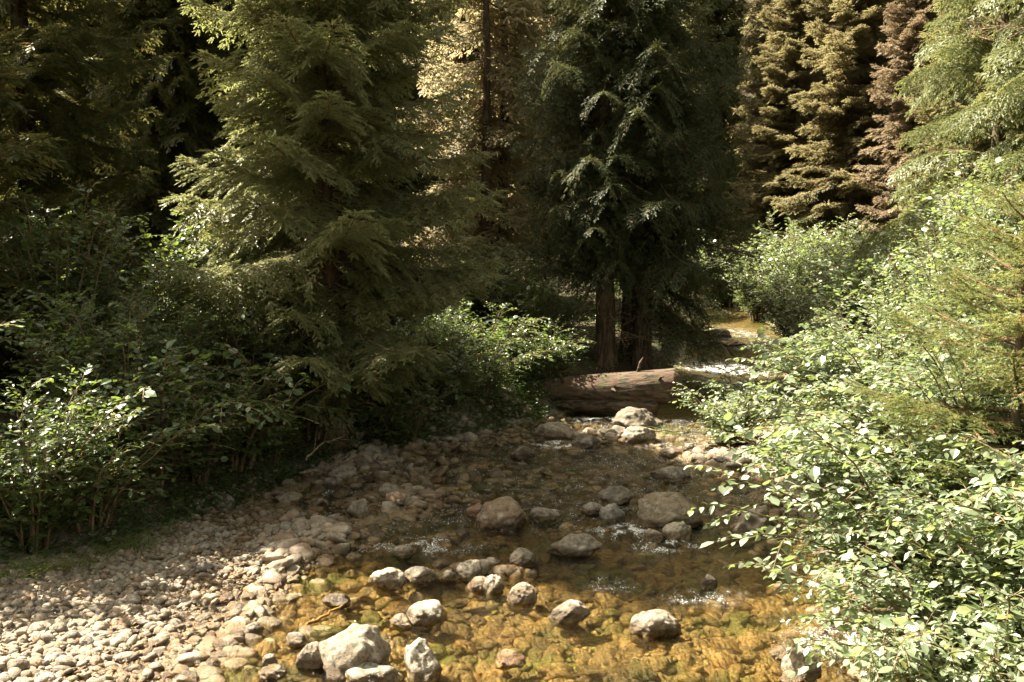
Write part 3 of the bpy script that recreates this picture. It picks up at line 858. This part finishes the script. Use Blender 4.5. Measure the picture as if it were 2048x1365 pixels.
hero = conifer_mesh(1, 7.9, 1.9, 1.0, SPR, SPRC, 7.2, .042, .2, .34, .08, 60, tilt0=-.16, wobble=.38)
leftm = conifer_mesh(2, 11.5, 2.2, .9, SPR, SPRC, 8.5, .06, .22, .45, .06, 30, tilt0=-.15)
cluster_a = conifer_mesh(3, 9.6, 1.65, 2.5, WEEP, WEEPC, 9.5, .055, .2, .45, .06, 50, tilt0=-.18, wobble=.3)
cluster_b = conifer_mesh(4, 9.4, 1.9, 2.7, WEEP, WEEPC, 9.5, .055, .17, .45, .06, 40, tilt0=-.18, wobble=.3)
slim = conifer_mesh(5, 13, 1.7, .9, WEEPC, WEEPC, 9.5, .10, .15, .55, .06, 40, tilt0=-.2, wobble=.4, gap=lambda z, a: abs(a - 4.71) < .75)
tier = conifer_mesh(6, 16, 2.5, .8, FLAT, SPRC, 14, .042, .2, .6, .1, 30, tilt0=-.05, wobble=.35)
ARCH = limb_set(17, droop=-.12, up=-.42, hang=1.5, lat=.06, ss=.055, sl=.11, dry=.05, wmax=.42)
arch = conifer_mesh(7, 11, 2.5, .6, ARCH, WEEPC, 8, .14, .18, .6, .08, 15, tilt0=.12, wobble=.3)
far_a = conifer_mesh(8, 17, 2.4, .8, SPRC, SPRC, 30, .055, .2, .7, .08, 12, tilt0=-.1)
far_b = conifer_mesh(9, 19, 2.2, 1.2, WEEPC, WEEPC, 30, .055, .2, .65, .08, 12, tilt0=-.15)

def tree_at(meshes, px, Y, rz, label, mat, sc=1.0, group=None, name="spruce_tree"):
    x = (px - 1024) / FPX * Y * (math.cos(PITCH) + .0)
    return conifer(meshes, (x, Y, gz(x, Y) - .05), rz, label, mat, name, sc, group)

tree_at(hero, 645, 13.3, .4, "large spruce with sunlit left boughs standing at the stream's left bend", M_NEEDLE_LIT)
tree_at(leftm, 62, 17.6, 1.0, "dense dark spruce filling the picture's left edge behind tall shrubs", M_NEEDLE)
tree_at(cluster_a, 1212, 19.3, .3, "dark drooping spruce with the leftmost trunk of the clump behind the log", M_NEEDLE_SHADED)
tree_at(cluster_b, 1258, 20.3, 2.3, "dark drooping spruce with the middle trunk of the clump behind the log", M_NEEDLE_SHADED)
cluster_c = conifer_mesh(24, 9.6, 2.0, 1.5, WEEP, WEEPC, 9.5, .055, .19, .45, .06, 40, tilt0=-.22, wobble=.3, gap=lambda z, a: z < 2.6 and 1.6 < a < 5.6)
tree_at(cluster_c, 1290, 19.7, .0, "dark drooping spruce with the right trunk of the clump, boughs hanging toward the far riffle", M_NEEDLE_SHADED, 1.03)
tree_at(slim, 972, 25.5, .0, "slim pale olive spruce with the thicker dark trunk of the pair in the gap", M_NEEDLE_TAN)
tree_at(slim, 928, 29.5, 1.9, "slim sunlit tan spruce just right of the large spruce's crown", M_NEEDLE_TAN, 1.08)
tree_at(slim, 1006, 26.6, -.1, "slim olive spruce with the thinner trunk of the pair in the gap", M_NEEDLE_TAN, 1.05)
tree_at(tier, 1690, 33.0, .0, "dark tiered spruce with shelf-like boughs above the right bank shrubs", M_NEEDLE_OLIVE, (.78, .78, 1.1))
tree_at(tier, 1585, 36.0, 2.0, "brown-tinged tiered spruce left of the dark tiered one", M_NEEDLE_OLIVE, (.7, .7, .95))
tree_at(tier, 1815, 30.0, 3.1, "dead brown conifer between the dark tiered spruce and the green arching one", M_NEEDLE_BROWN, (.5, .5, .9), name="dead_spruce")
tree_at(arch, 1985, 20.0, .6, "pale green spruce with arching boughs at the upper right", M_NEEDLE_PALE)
cut_spruce = tree_at(arch, 2150, 17.0, 3.6, "pale green spruce with arching boughs cut by the right edge", M_NEEDLE_PALE, .9)
rgb_ = np.random.default_rng(77)
inv = np.array(Matrix.LocRotScale(cut_spruce.location, cut_spruce.rotation_euler, cut_spruce.scale).inverted())
acc = Acc()
def bough(p, d, L, r, k):
    t = np.linspace(0, 1, 7)[:, None]
    pts = p + d * L * t + np.array([0, 0, -.12]) * L * t ** 2 + rgb_.normal(0, .012, (7, 3)) * t
    W = np.concatenate([pts, np.ones((7, 1))], 1) @ inv.T
    add_tube(acc, W[:, :3], np.linspace(r, r * .3, 7), 4)
    if k:
        for q in range(9):
            j = 1 + q % 6
            bough(pts[j], unit(d + rgb_.normal(0, .38, 3)), L * rgb_.uniform(.3, .5), r * .5, k - 1)
bough(atY(2075, 62, 14.6), unit(np.array([-1.0, -.25, .16])), .95, .014, 2)
link("dead_bough", acc.mesh("dead_bough"), M_DEADWOOD, cut_spruce)
bare = conifer_mesh(10, 15, .95, 4.6, WEEPC, WEEPC, 9.5, .07, .13, .55, .12, 25, tilt0=-.3, wobble=.4)
tree_at(bare, 1518, 41.5, 5.0, "thin bare-trunked spruce beside the sunny gap", M_NEEDLE_OLIVE, 1.1)

# unseen trees added outside the frame to shade the left bank and pool
screen = conifer_mesh(22, 7.4, 1.9, .6, SPRC, SPRC, 30, .06, .16, .5, .05, 5, tilt0=-.1)
high = conifer_mesh(23, 11.6, 1.35, 8.2, SPRC, SPRC, 30, .06, .18, .5, .05, 5, tilt0=-.1)
for me3, x, y, sc, lab in ((screen, -8.8, 13.2, .7, "unseen spruce added beyond the left edge to shade the thicket"),
                           (screen, -7.6, 12.2, .62, "small unseen spruce added beyond the left edge to shade the gravel"),
                           (high, -7.7, 12.8, 1.0, "unseen spruce with a high bare trunk added beyond the left edge to shade the pool")):
    conifer(me3, (x, y, gz(x, y) - .05), x, lab, M_NEEDLE)
tree_at(far_a, 705, 20.8, 2.0, "dark spruce half hidden behind the large spruce's right side", M_NEEDLE_SHADED, .7)  # added behind the large spruce to keep sun off the clump
tree_at(far_a, 590, 23.5, 1.0, "tall dark spruce added directly behind the large spruce to shade the clump", M_NEEDLE, .95)  # added sun blocker for the clump, hidden by the large spruce

# forest behind: nothing tells most of these apart
def forest_row(xs, Y, meshes, mats, lab, grp, smin=.85, smax=1.15, jit=1.2):
    for x in xs:
        x = x + rng.uniform(-jit, jit) * .6; y = Y + rng.uniform(-jit, jit) * 1.5
        xl, xr = np.interp(y, YS, XL), np.interp(y, YS, XR)
        if xl - 1.2 < x < xr + 1.5: continue
        i = int(rng.integers(len(meshes)))
        conifer(meshes[i], (x, y, gz(x, y) - .05), rng.uniform(0, 6.28), lab, mats[int(rng.integers(len(mats)))], "spruce_tree", rng.uniform(smin, smax), grp)
forest_row(np.arange(-14, -4.5, 2.1), 23.5, [far_a, far_b], [M_NEEDLE], "dark spruce in the deep shade behind the left bank", "shaded spruces behind the left bank", .65, .8)
for x, y in ((-15.8, 25.3), (-18.3, 27.2), (-14.6, 28.3), (-17.0, 24.0)):  # extra trees put past the left edge to shade the row beside them
    conifer(far_b, (x, y, gz(x, y) - .05), x, "tall spruce added beyond the left edge to shade the forest", M_NEEDLE, "spruce_tree", 1.05, "shading spruces added beyond the left edge")
forest_row(np.arange(-21, -12.5, 2.3), 30, [far_a, far_b], [M_NEEDLE], "dark spruce standing deep in the forest on the left", "deep forest spruces on the left")
forest_row(np.arange(-23, 9, 3.0), 41, [far_a, far_b], [M_NEEDLE, M_NEEDLE_OLIVE], "tall spruce far back in the forest", "far forest spruces", 1, 1.3)
forest_row(np.arange(11, 30, 2.6), 42, [far_a, tier], [M_NEEDLE_OLIVE, M_NEEDLE], "spruce far back beyond the right bank", "far spruces beyond the right bank", .9, 1.2)
forest_row(np.arange(-30, 36, 3.4), 54, [far_a, far_b], [M_NEEDLE, M_NEEDLE_OLIVE], "spruce in the farthest row of the forest", "farthest forest spruces", 1.1, 1.4)
forest_row(np.arange(12, 20, 2.4), 25, [tier, far_a], [M_NEEDLE_OLIVE, M_NEEDLE], "spruce behind the pale green arching spruces", "spruces behind the arching ones", .8, .95)

# ------------------------------------------------------------------ shrubs
LEAF_V = np.array([(0, 0, 0), (.26, .27, .04), (.26, -.27, .04), (.32, 0, 0), (.64, .27, .035), (.64, -.27, .035), (.68, 0, -.01), (1, 0, -.06)], float)
LEAF_T = np.array([(0, 3, 1), (0, 2, 3), (1, 3, 6), (1, 6, 4), (3, 2, 5), (3, 5, 6), (4, 6, 7), (6, 5, 7)])

def leaves_mesh(P, D, N, S, rg, yellow=.05):
    D = unit(D); Y = unit(np.cross(N, D)); Nn = np.cross(D, Y)
    w = rg.uniform(.65, 1.3, len(P))
    curl = rg.uniform(-1.2, 3.0, len(P))
    L = LEAF_V[None] * S[:, None, None] * np.stack([np.ones(len(P)), w, curl], -1)[:, None]
    V = P[:, None] + L[..., :1] * D[:, None] + L[..., 1:2] * Y[:, None] + L[..., 2:] * Nn[:, None]
    k = len(LEAF_V)
    C = np.zeros((len(P), k, 4)); C[..., 3] = 1; C[..., 0] = rg.random(len(P))[:, None]
    C[..., 1] = np.where(rg.random(len(P)) < yellow, rg.uniform(.3, .9, len(P)), 0)[:, None]
    T = LEAF_T[None] + (np.arange(len(P)) * k)[:, None, None]
    return V.reshape(-1, 3), T.reshape(-1, 3), C.reshape(-1, 4)

def shrub_mesh(seed, stems=16, height=2.2, spread=1.0, bias=(0, 0), leaf=.062, twigs=13, step=.045, droop=.35, twig_len=.55, low=.15, yellow=.05):
    rg = np.random.default_rng(seed)
    wood = Acc(); P, D, N, S = [], [], [], []
    for i in range(stems):
        a = rg.uniform(0, 6.28); out = spread * rg.uniform(.25, 1.0)
        h = height * rg.uniform(.6, 1.0) * (1 - .25 * out / max(spread, .1))
        t = np.linspace(0, 1, 9)
        dirx, diry = math.cos(a) * out + bias[0] * rg.uniform(.4, 1.2), math.sin(a) * out + bias[1] * rg.uniform(.4, 1.2)
        b0 = np.array([math.cos(a), math.sin(a), 0]) * rg.uniform(0, .22)
        pts = b0 + np.stack([dirx * t ** 1.4, diry * t ** 1.4, h * (t * (1 + droop * .5) - droop * .5 * t ** 3)], -1)
        pts += np.cumsum(rg.normal(0, .018, pts.shape), 0) * t[:, None]
        add_tube(wood, pts, np.linspace(.016, .004, 9), 5)
        for j in range(twigs):
            q = low + (1 - low) * (j + rg.random()) / twigs
            o = np.array([np.interp(q, t, pts[:, c]) for c in range(3)])
            f = unit(np.array([np.interp(min(q + .06, 1), t, pts[:, c]) for c in range(3)]) - np.array([np.interp(q - .06, t, pts[:, c]) for c in range(3)]))
            az = rg.uniform(0, 6.28); sd = np.array([math.cos(az), math.sin(az), rg.uniform(-.1, .55)])
            L = twig_len * rg.uniform(.5, 1.15) * (1.1 - .5 * q)
            d = unit(f * .55 + sd * .8)
            m = max(int(L / step), 3)
            u = np.linspace(.08, 1, m)
            tp = o + d * (L * u)[:, None] + np.array([0, 0, -.5 * droop]) * (L * u ** 2)[:, None]
            add_tube(wood, np.concatenate([[o], tp[::max(m // 4, 1)], tp[-1:]]), .0035, 3)
            dd = unit(d + np.array([0, 0, -droop]) * u[:, None])
            side = unit(np.cross(dd, [0, 0, 1.0]))
            sg = np.where(np.arange(m) % 2 == 0, 1, -1)[:, None]
            ld = unit(dd * .65 + side * sg * rg.uniform(.5, 1.0, (m, 1)) + np.array([0, 0, 1]) * rg.normal(-.18, .28, (m, 1)))
            ld[-1] = dd[-1]
            nn = unit(np.array([0, 0, 1.0]) + rg.normal(0, .38, (m, 3)) + side * sg * .25)
            P.append(tp + ld * .008); D.append(ld); N.append(nn); S.append(leaf * np.clip(rg.lognormal(-.05, .32, m), .4, 1.7) * (1 - .25 * (u > .9)))
    P, D, N, S = (np.concatenate(v) for v in (P, D, N, S))
    N = N - (N * unit(D)).sum(1, keepdims=True) * unit(D)
    V, T, C = leaves_mesh(P, D, unit(N), S, rg, yellow)
    me = new_mesh("foliage", V, T, C, False)
    return wood.mesh("stems", False), me

def shrub(meshes, x, y, rz, label, mat, sc=1.0, group=None, name="shrub", dz=0):
    e = empty(name, (x, y, gz(x, y) - .04 + dz), rz, sc)
    tag(e, label, "shrub", group)
    for me, nm, mt in ((meshes[0], "stems", M_STEM), (meshes[1], "foliage", mat)):
        o = bpy.data.objects.new(nm, with_material(me, mt)); COL.objects.link(o); o.parent = e
    return e

SH = [shrub_mesh(50 + i, 28, 2.2, 1.1, (0, 0), .066, 20, .036, low=.06) for i in range(3)]
SHT = [shrub_mesh(60 + i, 24, 2.9, .95, (0, 0), .068, 25, .036, twig_len=.55, low=.06) for i in range(2)]
SHN = [shrub_mesh(70 + i, 34, 1.75, 1.25, (-.6, 0), .074, 23, .040, droop=.75, twig_len=.62, low=.12) for i in range(2)]
SHS = [shrub_mesh(80 + i, 20, 1.1, .85, (0, 0), .062, 14, .040, low=.05, droop=.6) for i in range(2)]

# left bank
for (px, py, Y, k, sc, rz, lab) in [
    (40, 0, 8.85, SH[0], .84, .3, "sunlit shrub at the picture's left edge beside the gravel"),
    (-300, 0, 8.75, SH[1], 1.2, 1.0, "shrub mostly cut off by the picture's left edge"),
    (120, 0, 12.3, SHT[0], 1.0, 2.0, "tall leafy shrub with a pale upright tip before the dark left spruce"),
    (225, 0, 11.6, SH[2], 1.0, 4.0, "dark rounded shrub in the middle of the left bank thicket"),
    (330, 0, 12.8, SHT[1], .98, 1.1, "tall shrub with grey-green tips next to the gap between the spruces"),
    (400, 0, 12.2, SH[1], .95, 2.6, "dark shrub overhanging the shaded bank edge"),
    (505, 0, 12.6, SH[0], .95, 5.2, "glossy shrub lit in spots left of the large spruce's trunk"),
    (590, 0, 12.9, SH[2], .85, .9, "sparkling shrub touching the large spruce's trunk"),
    (310, 0, 10.9, SHS[0], 1.0, 1.9, "low shrub at the dark foot of the left thicket"),
    (470, 0, 14.6, SHT[0], .95, 4.4, "tall shrub behind the glossy spotted one, under sunlit boughs"),
    (150, 0, 9.25, SHS[1], 1.1, 4.0, "low shrub hanging over the gravel beside the orange-brown stone"),
    (290, 0, 10.35, SHS[0], 1.35, .7, "dark hanging shrub above the upper edge of the gravel"),
    (375, 0, 10.9, SH[2], .72, 2.2, "dark round shrub whose leaves hang into the black undercut"),
    (455, 0, 11.6, SHS[1], 1.4, 5.5, "shaded shrub hanging over the black mossy stone"),
    (530, 0, 12.2, SH[0], .68, 1.7, "spotted shrub above the angular sunlit slab stone"),
    (605, 0, 13.0, SHS[0], 1.3, 3.9, "small shrub leaning over the bare pale branch"),
    (245, 0, 10.7, SH[0], .9, 3.0, "dark shrub in the middle of the thicket's front row"),
    (20, 0, 13.6, SHT[1], .95, 3.3, "tall dark shrub under the left spruce's lowest boughs"),
]:
    x = (px - 1024) / FPX * Y
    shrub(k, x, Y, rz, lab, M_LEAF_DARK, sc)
for (px, Y, k, sc, rz, lab) in [
    (775, 15.5, SHS[0], 1.1, .5, "low shrub in shade right of the large spruce's trunk"),
    (880, 16.2, SH[1], .62, 2.2, "dark shrub hanging over the shaded pool"),
    (960, 17.4, SHS[1], 1.1, 3.0, "small shrub by the dark bank left of the log"),
    (1035, 20.0, SH[0], .95, 1.2, "leafy lit shrub in front of the slim trunks"),
    (1110, 19.4, SH[2], .85, 4.1, "leafy shrub left of the spruce clump's trunks"),
    (960, 21.5, SH[2], .95, 5.1, "leafy shrub between the large spruce and the slim trunks"),
    (1098, 17.6, SHS[0], .95, 2.4, "small bright shrub over the log's left end"),
    (1380, 27.0, SHS[1], 1.2, .3, "low shrub beside the far riffle under hanging boughs"),
    (795, 14.1, SHS[1], 1.25, 4.4, "shaded shrub hanging over the pool just right of the large spruce's trunk"),
    (872, 15.0, SHS[0], 1.2, 2.0, "shaded shrub drooping into the dark hollow's left side"),
    (965, 16.0, SHS[1], 1.0, .4, "shaded shrub over the middle of the dark hollow"),
    (1035, 17.2, SHS[0], .9, 5.0, "shaded shrub where the log meets the bank"),
    (860, 19.0, SH[0], .85, 3.5, "dim shrub under the large spruce's right boughs"),
]:
    x = (px - 1024) / FPX * Y
    shrub(k, x, Y, rz, lab, M_LEAF_DARK if Y < 23 else M_LEAF, sc)  # darker leaf colour makes the nearer shrubs look less sunlit
# right bank
for (x, y, k, sc, rz, lab) in [
    (2.97, 6.0, SHN[0], .82, .1, "nearest shrub at the lower right, leaning over the water"),
    (3.17, 7.4, SHN[1], 1.0, .2, "glossy-leaved shrub reaching out above the dark rough boulder"),
    (4.12, 6.3, SHN[0], .9, .5, "shrub cut by the right edge in the lower right corner"),
    (3.87, 8.8, SHN[0], 1.0, -.2, "pale glossy shrub with long arching twigs over the golden pool"),
    (4.22, 8.4, SH[1], .95, 1.3, "dense shrub at the right edge below the young spruce"),
    (4.22, 10.4, SHN[1], 1.05, .15, "wide shrub halfway up the right bank"),
    (5.42, 10.2, SH[0], 1.0, 2.2, "shrub behind the young spruce's lower boughs"),
    (4.55, 12.2, SH[2], .95, .7, "rounded shrub above the sunny shallows"),
    (5.60, 12.6, SHT[0], 1.0, 3.1, "taller shrub in the middle of the right bank thicket"),
    (3.25, 14.2, SHS[0], 1.0, .4, "low dark twiggy shrub over the water across from the pale boulder"),
    (4.90, 14.8, SHN[0], .8, -.1, "spreading shrub beside the log's cut end"),
    (6.05, 14.8, SH[1], 1.1, 5.0, "bright shrub in the far middle of the right bank"),
    (6.60, 13.2, SHT[1], 1.2, 1.0, "tall bright shrub near the right edge behind the young spruce"),
    (6.45, 16.8, SH[0], 1.35, 2.4, "bright shrub below the dark tiered spruce"),
    (5.45, 17.4, SH[2], 1.0, 4.6, "shrub with round outline next to the far riffle"),
    (7.75, 16.5, SHT[0], 1.3, 2.9, "tall bright shrub under the dead brown conifer"),
    (7.35, 19.6, SH[1], 1.15, .6, "yellow-green shrub at the top of the right bank thicket"),
    (8.85, 19.5, SHT[1], 1.25, 5.4, "tall yellow-green shrub below the arching spruce"),
    (8.10, 22.8, SH[2], 1.2, 1.8, "far yellow-green shrub near the thin bare trunk"),
    (9.60, 23.5, SH[0], 1.2, 3.8, "far yellow-green shrub under the tiered spruces"),
    (10.00, 30.0, SH[1], 1.3, 2.0, "farthest bright shrub beyond the stream's bend"),
    (4.05, 17.4, SHS[1], .95, 1.0, "small lit shrub touching the log's cut end"),
    (8.5, 29.6, SH[1], 1.35, 2.6, "bright shrub leaning over the right side of the far riffle"),
    (9.3, 33.0, SH[2], 1.5, .9, "bright round shrub closing the view above the far riffle"),
    (7.35, 26.2, SH[2], 1.05, 3.6, "pale green shrub overhanging the far riffle's right edge"),
    (7.75, 31.2, SH[0], 1.2, 2.2, "pale green shrub leaning across the farthest glint of water"),
    (6.6, 37.5, SH[1], 1.4, 5.1, "bright shrub at the end of the visible stream"),
    (7.80, 36.5, SH[0], 1.4, 1.0, "hazy bright shrub where the stream disappears"),
    (5.70, 33.5, SH[2], 1.2, 4.0, "bright shrub beyond the hanging boughs"),
]:
    shrub(k, x, y, rz, lab, M_LEAF, sc)

# low leafy ground cover under the trees: nobody could count it
def ground_cover(n):
    rg = np.random.default_rng(91)
    Y = 8.5 + 27 * rg.random(n * 3) ** 1.5; X = rg.uniform(-14, 14, n * 3)
    xl, xr = np.interp(Y, YS, XL), np.interp(Y, YS, XR)
    xb = np.minimum(np.where(Y < 17, np.interp(Y, YB, XB), xl), xl)
    ok = ((X < xb + .12) | (X > xr - .05)) & (np.abs(X) < .56 * Y + 1.5)
    X, Y = X[ok][:n], Y[ok][:n]
    ye = rg.uniform(8.3, 17.5, 2600); xe = np.minimum(np.interp(ye, YB, XB), np.interp(ye, YS, XL)) - rg.uniform(-.12, .9, 2600)
    X, Y = np.concatenate([X, xe]), np.concatenate([Y, ye])
    k = 9
    P = np.stack([X, Y, terrain(X, Y)], -1)
    h = .05 + .38 * rg.random(len(X)) ** 2
    P = np.repeat(P, k, 0) + np.stack([rg.normal(0, .09, len(X) * k), rg.normal(0, .09, len(X) * k), np.repeat(h, k) * rg.random(len(X) * k)], -1)
    a = rg.uniform(0, 6.28, len(P))
    D = np.stack([np.cos(a), np.sin(a), rg.normal(0, .35, len(P))], -1)
    N = np.stack([rg.normal(0, .4, len(P)), rg.normal(0, .4, len(P)), np.ones(len(P))], -1)
    V, T, C = leaves_mesh(P, D, N, rg.uniform(.03, .075, len(P)), rg, .1)
    return new_mesh("undergrowth", V, T, C)
tag(link("undergrowth", ground_cover(9000), M_LEAF_DARK), "low leafy ground cover on the shaded banks", "undergrowth", kind='stuff')

# young spruce close on the right
YNG = limb_set(16, droop=.10, up=.12, hang=.25, lat=.06, ss=.055, sl=.085, dry=.05, nl=.024, w=.011)
young = conifer_mesh(21, 3.1, 1.1, .35, YNG, YNG, 9, .05, .06, .75, .04, 0, tilt0=.12)
conifer(young, (4.0, 7.9, gz(4.0, 7.9)), 1.0, "young pale spruce with orange-tipped twigs close at the right edge", M_NEEDLE_YOUNG, "young_spruce", 1.0)

# ------------------------------------------------------------------ fallen log, sticks, grass
def log_mesh(p0, p1, r0, r1, seed, n=40, k=28, sag=.0):
    rg = np.random.default_rng(seed)
    t = np.linspace(0, 1, n)[:, None]
    pts = p0 + (p1 - p0) * t; pts[:, 2] -= sag * np.sin(t[:, 0] * math.pi)
    V, Q, T = tube(pts, np.linspace(r0, r1, n), k)
    ax = pts[np.minimum(np.arange(len(V)) // k, n - 1)]
    d = V - ax
    L = unit(p1 - p0)
    u = (V - p0) @ L
    ang = np.arctan2(d[:, 2], d @ np.cross(L, [0, 0, 1.0]))
    wob = 1 + .07 * fbm(np.stack([u * 1.2, np.cos(ang) * 1.4, np.sin(ang) * 1.4], -1), seed, 3) + .03 * fbm(np.stack([u * 1.0, np.cos(ang) * 7, np.sin(ang) * 7], -1), seed + 3, 2)
    return ax + d * wob[:, None], Q, T

def log_material():
    m, nt, N, L, P = mat_new("weathered_log")
    tc = N.new("ShaderNodeTexCoord"); mp = N.new("ShaderNodeMapping"); mp.inputs["Scale"].default_value = (.5, 6, 6)
    L.new(tc.outputs["Object"], mp.inputs[0])
    n1 = noise(nt, mp.outputs[0], 3.0, 6, .65); n2 = noise(nt, tc.outputs["Object"], 2.2, 4, .6)
    c = mix(nt, ramp(nt, n1, .38, .64), (0.022, 0.016, 0.011), (0.12, 0.09, 0.064))  # colours lowered to stand in for shade that misses the log
    c = mix(nt, ramp(nt, n2, .48, .6, 0, .7), c, (0.075, 0.045, 0.028))
    c = mix(nt, ramp(nt, noise(nt, tc.outputs['Object'], 5.0, 4, .6), .56, .66, 0, .7), c, (0.05, 0.06, 0.018))
    L.new(c, P.inputs["Base Color"]); P.inputs["Roughness"].default_value = .85; P.inputs["Specular IOR Level"].default_value = .25
    L.new(bump(nt, n1, .9, .03), P.inputs["Normal"])
    return m
M_LOG = log_material()
p0, p1 = atY(1060, 784, 17.4), atY(1352, 773, 16.9)
V, Q, T = log_mesh(np.zeros(3), p1 - p0, .21, .32, 5, 70, 40)
acc = Acc(); acc.add(V, Q); acc.T.append(T)
lg = tag(empty("fallen_log", p0), "thick weathered log lying across the bank behind the boulders", "log")
log_bark = link("bark", acc.mesh("bark", True), M_LOG, lg)
acc = Acc()                                     # split lower half of the log
q0, q1 = p0 + np.array([.1, -.12, -.2]), p1 + np.array([-.35, -.1, -.33])
V, Q, T = log_mesh(q0 - p0, q1 - p0, .10, .15, 8); acc.add(V, Q); acc.T.append(T)
link("split_slab", acc.mesh("split_slab", True), M_LOG, lg)

for u, dv, ln in ((.25, (-.2, -.5, .6), .22), (.55, (.1, -.9, .1), .16), (.72, (.2, -.2, 1), .3), (.86, (.1, -.8, .5), .2)):
    acc = Acc(); o3 = (p1 - p0) * u; d = unit(np.array(dv)); r_ = .22 + .1 * u
    add_tube(acc, np.array([o3 + d * r_ * .7, o3 + d * (r_ + ln * .6), o3 + d * (r_ + ln) + np.array([.02, 0, -.03])]), [.035, .025, .012], 7)
    link("branch_stub", acc.mesh("branch_stub", True), M_LOG, log_bark)

a0, a1 = atY(985, 690, 19.4), atY(1070, 683, 19.2)
V, Q, T = log_mesh(np.zeros(3), a1 - a0, .14, .17, 15, 14); acc = Acc(); acc.add(V, Q); acc.T.append(T)
o = link("fallen_log", acc.mesh("fallen_log", True), M_LOG); o.location = a0
tag(o, "short dark log end poking from the leaves left of the spruce clump", "log")

def stick(pix, zs, r0, r1, label, mat, name="stick", fork=0, seed=0):
    rg = np.random.default_rng(seed)
    pts = np.array([at(px, py, z) for (px, py), z in zip(pix, zs)])
    o3 = pts[0].copy(); pts = pts - o3
    t = np.linspace(0, len(pts) - 1, 14)
    P = np.stack([np.interp(t, np.arange(len(pts)), pts[:, i]) for i in range(3)], -1) + rg.normal(0, .008, (14, 3))
    acc = Acc(); add_tube(acc, P, np.linspace(r0, r1, 14), 6)
    for f in range(fork):
        j = int(rg.integers(4, 12)); e = P[j] + unit(P[min(j + 1, 13)] - P[j - 1]) * .3 + rg.normal(0, .14, 3)
        add_tube(acc, np.linspace(P[j], e, 4), np.linspace(r1 * .9, .002, 4), 4)
    o = link(name, acc.mesh(name, True), mat); o.location = o3
    return tag(o, label, "branch")
stick([(598, 948), (660, 936), (712, 911)], [.1, .16, .3], .02, .008, "bare pale branch reaching from the left bank above the white stone", M_DEADWOOD, "bare_branch", 4, 1)
stick([(612, 920), (640, 890), (690, 872)], [.25, .4, .45], .015, .006, "bare twig sloping up toward the large spruce's trunk", M_DEADWOOD, "bare_branch", 3, 2)
stick([(610, 1250), (690, 1212)], [.0, .05], .014, .009, "amber stick lying in the shallow water", bark_material("amber_stick_bark", (.12, .06, .015), (.27, .15, .04)), "stick", 0, 3)
stick([(1290, 860), (1380, 864), (1460, 870)], [.18, .2, .22], .012, .006, "thin brown stick stretched low over the water beside the whitish boulder", M_TWIG, "stick", 2, 4)
stick([(648, 740), (690, 800), (700, 868)], [1.2, .8, .3], .012, .005, "broken dead limb propped on the large spruce's trunk", M_DEADWOOD, "bare_branch", 6, 6)

def litter():
    rg = np.random.default_rng(31)
    P = place_bar(900); k = len(P)
    P = np.stack([P[:, 0], P[:, 1], terrain(P[:, 0], P[:, 1]) + rg.uniform(.02, .05, k)], -1)
    a = rg.uniform(0, 6.28, k)
    V, T, C = leaves_mesh(P, np.stack([np.cos(a), np.sin(a), rg.normal(0, .3, k)], -1), np.stack([rg.normal(0, .5, k), rg.normal(0, .5, k), np.ones(k)], -1), rg.uniform(.015, .05, k), rg)
    C[:, 1] = .9
    acc = Acc(); acc.add(V, T, C)
    for p in place_bar(160):
        z = gz(p[0], p[1]) + .03; a = rg.uniform(0, 6.28); L = rg.uniform(.06, .3)
        t = np.linspace(-.5, .5, 5)[:, None]
        add_tube(acc, np.array([p[0], p[1], z]) + t * L * np.array([math.cos(a), math.sin(a), rg.normal(0, .15)]) + rg.normal(0, .004, (5, 3)), [.002, .004, .004, .003, .001], 4, (.2, 1, 0, 1))
    return acc.mesh("litter")
M_LITTER = leaf_material("dry_litter", (0.10, 0.065, 0.035), (0.2, 0.13, 0.07), (0.19, 0.115, 0.06), (0.2, 0.13, 0.07), 0.15, 0.8, 0.2)
tag(link("leaf_litter", litter(), M_LITTER), "dry brown leaves and twig bits strewn over the gravel", "litter", kind='stuff')

acc = Acc()
def grass_clump(x, y, n, h, spread):
    z = gz(x, y)
    for _ in range(n):
        b = np.array([x + rng.normal(0, spread), y + rng.normal(0, spread), z - .02])
        d = np.array([rng.normal(0, .4), rng.normal(0, .4), 1.0]); L = h * rng.uniform(.5, 1.2)
        t = np.linspace(0, 1, 5)[:, None]
        c = b + d * L * t + np.array([d[0], d[1], -.7]) * L * .8 * t ** 2
        s = unit(np.cross(d, [rng.normal(), rng.normal(), .1])) * .004
        w = (1 - t ** 2) + .05
        V = np.concatenate([c - s * w, c + s * w])
        Q = np.array([(i, i + 1, i + 6, i + 5) for i in range(4)])
        C = np.tile([[rng.random(), float(rng.random() < .2) * .8, 0, 1]], (10, 1))
        acc.add(V, Q, C)
for (px, py, n) in [(60, 1150, 60), (110, 1140, 60), (150, 1135, 50), (240, 1095, 90), (265, 1088, 70), (20, 1160, 50), (330, 1060, 40), (1330, 850, 90), (1360, 845, 90), (200, 1110, 50)]:
    p = at(px, py, .15); grass_clump(p[0], p[1], n, .32, .12)
tag(link("grass", acc.mesh("grass"), M_GRASS), "tufts of thin green grass along the shaded bank edges", "grass", kind='stuff')
print("individual stones", n_ind, "objects", len(bpy.data.objects))
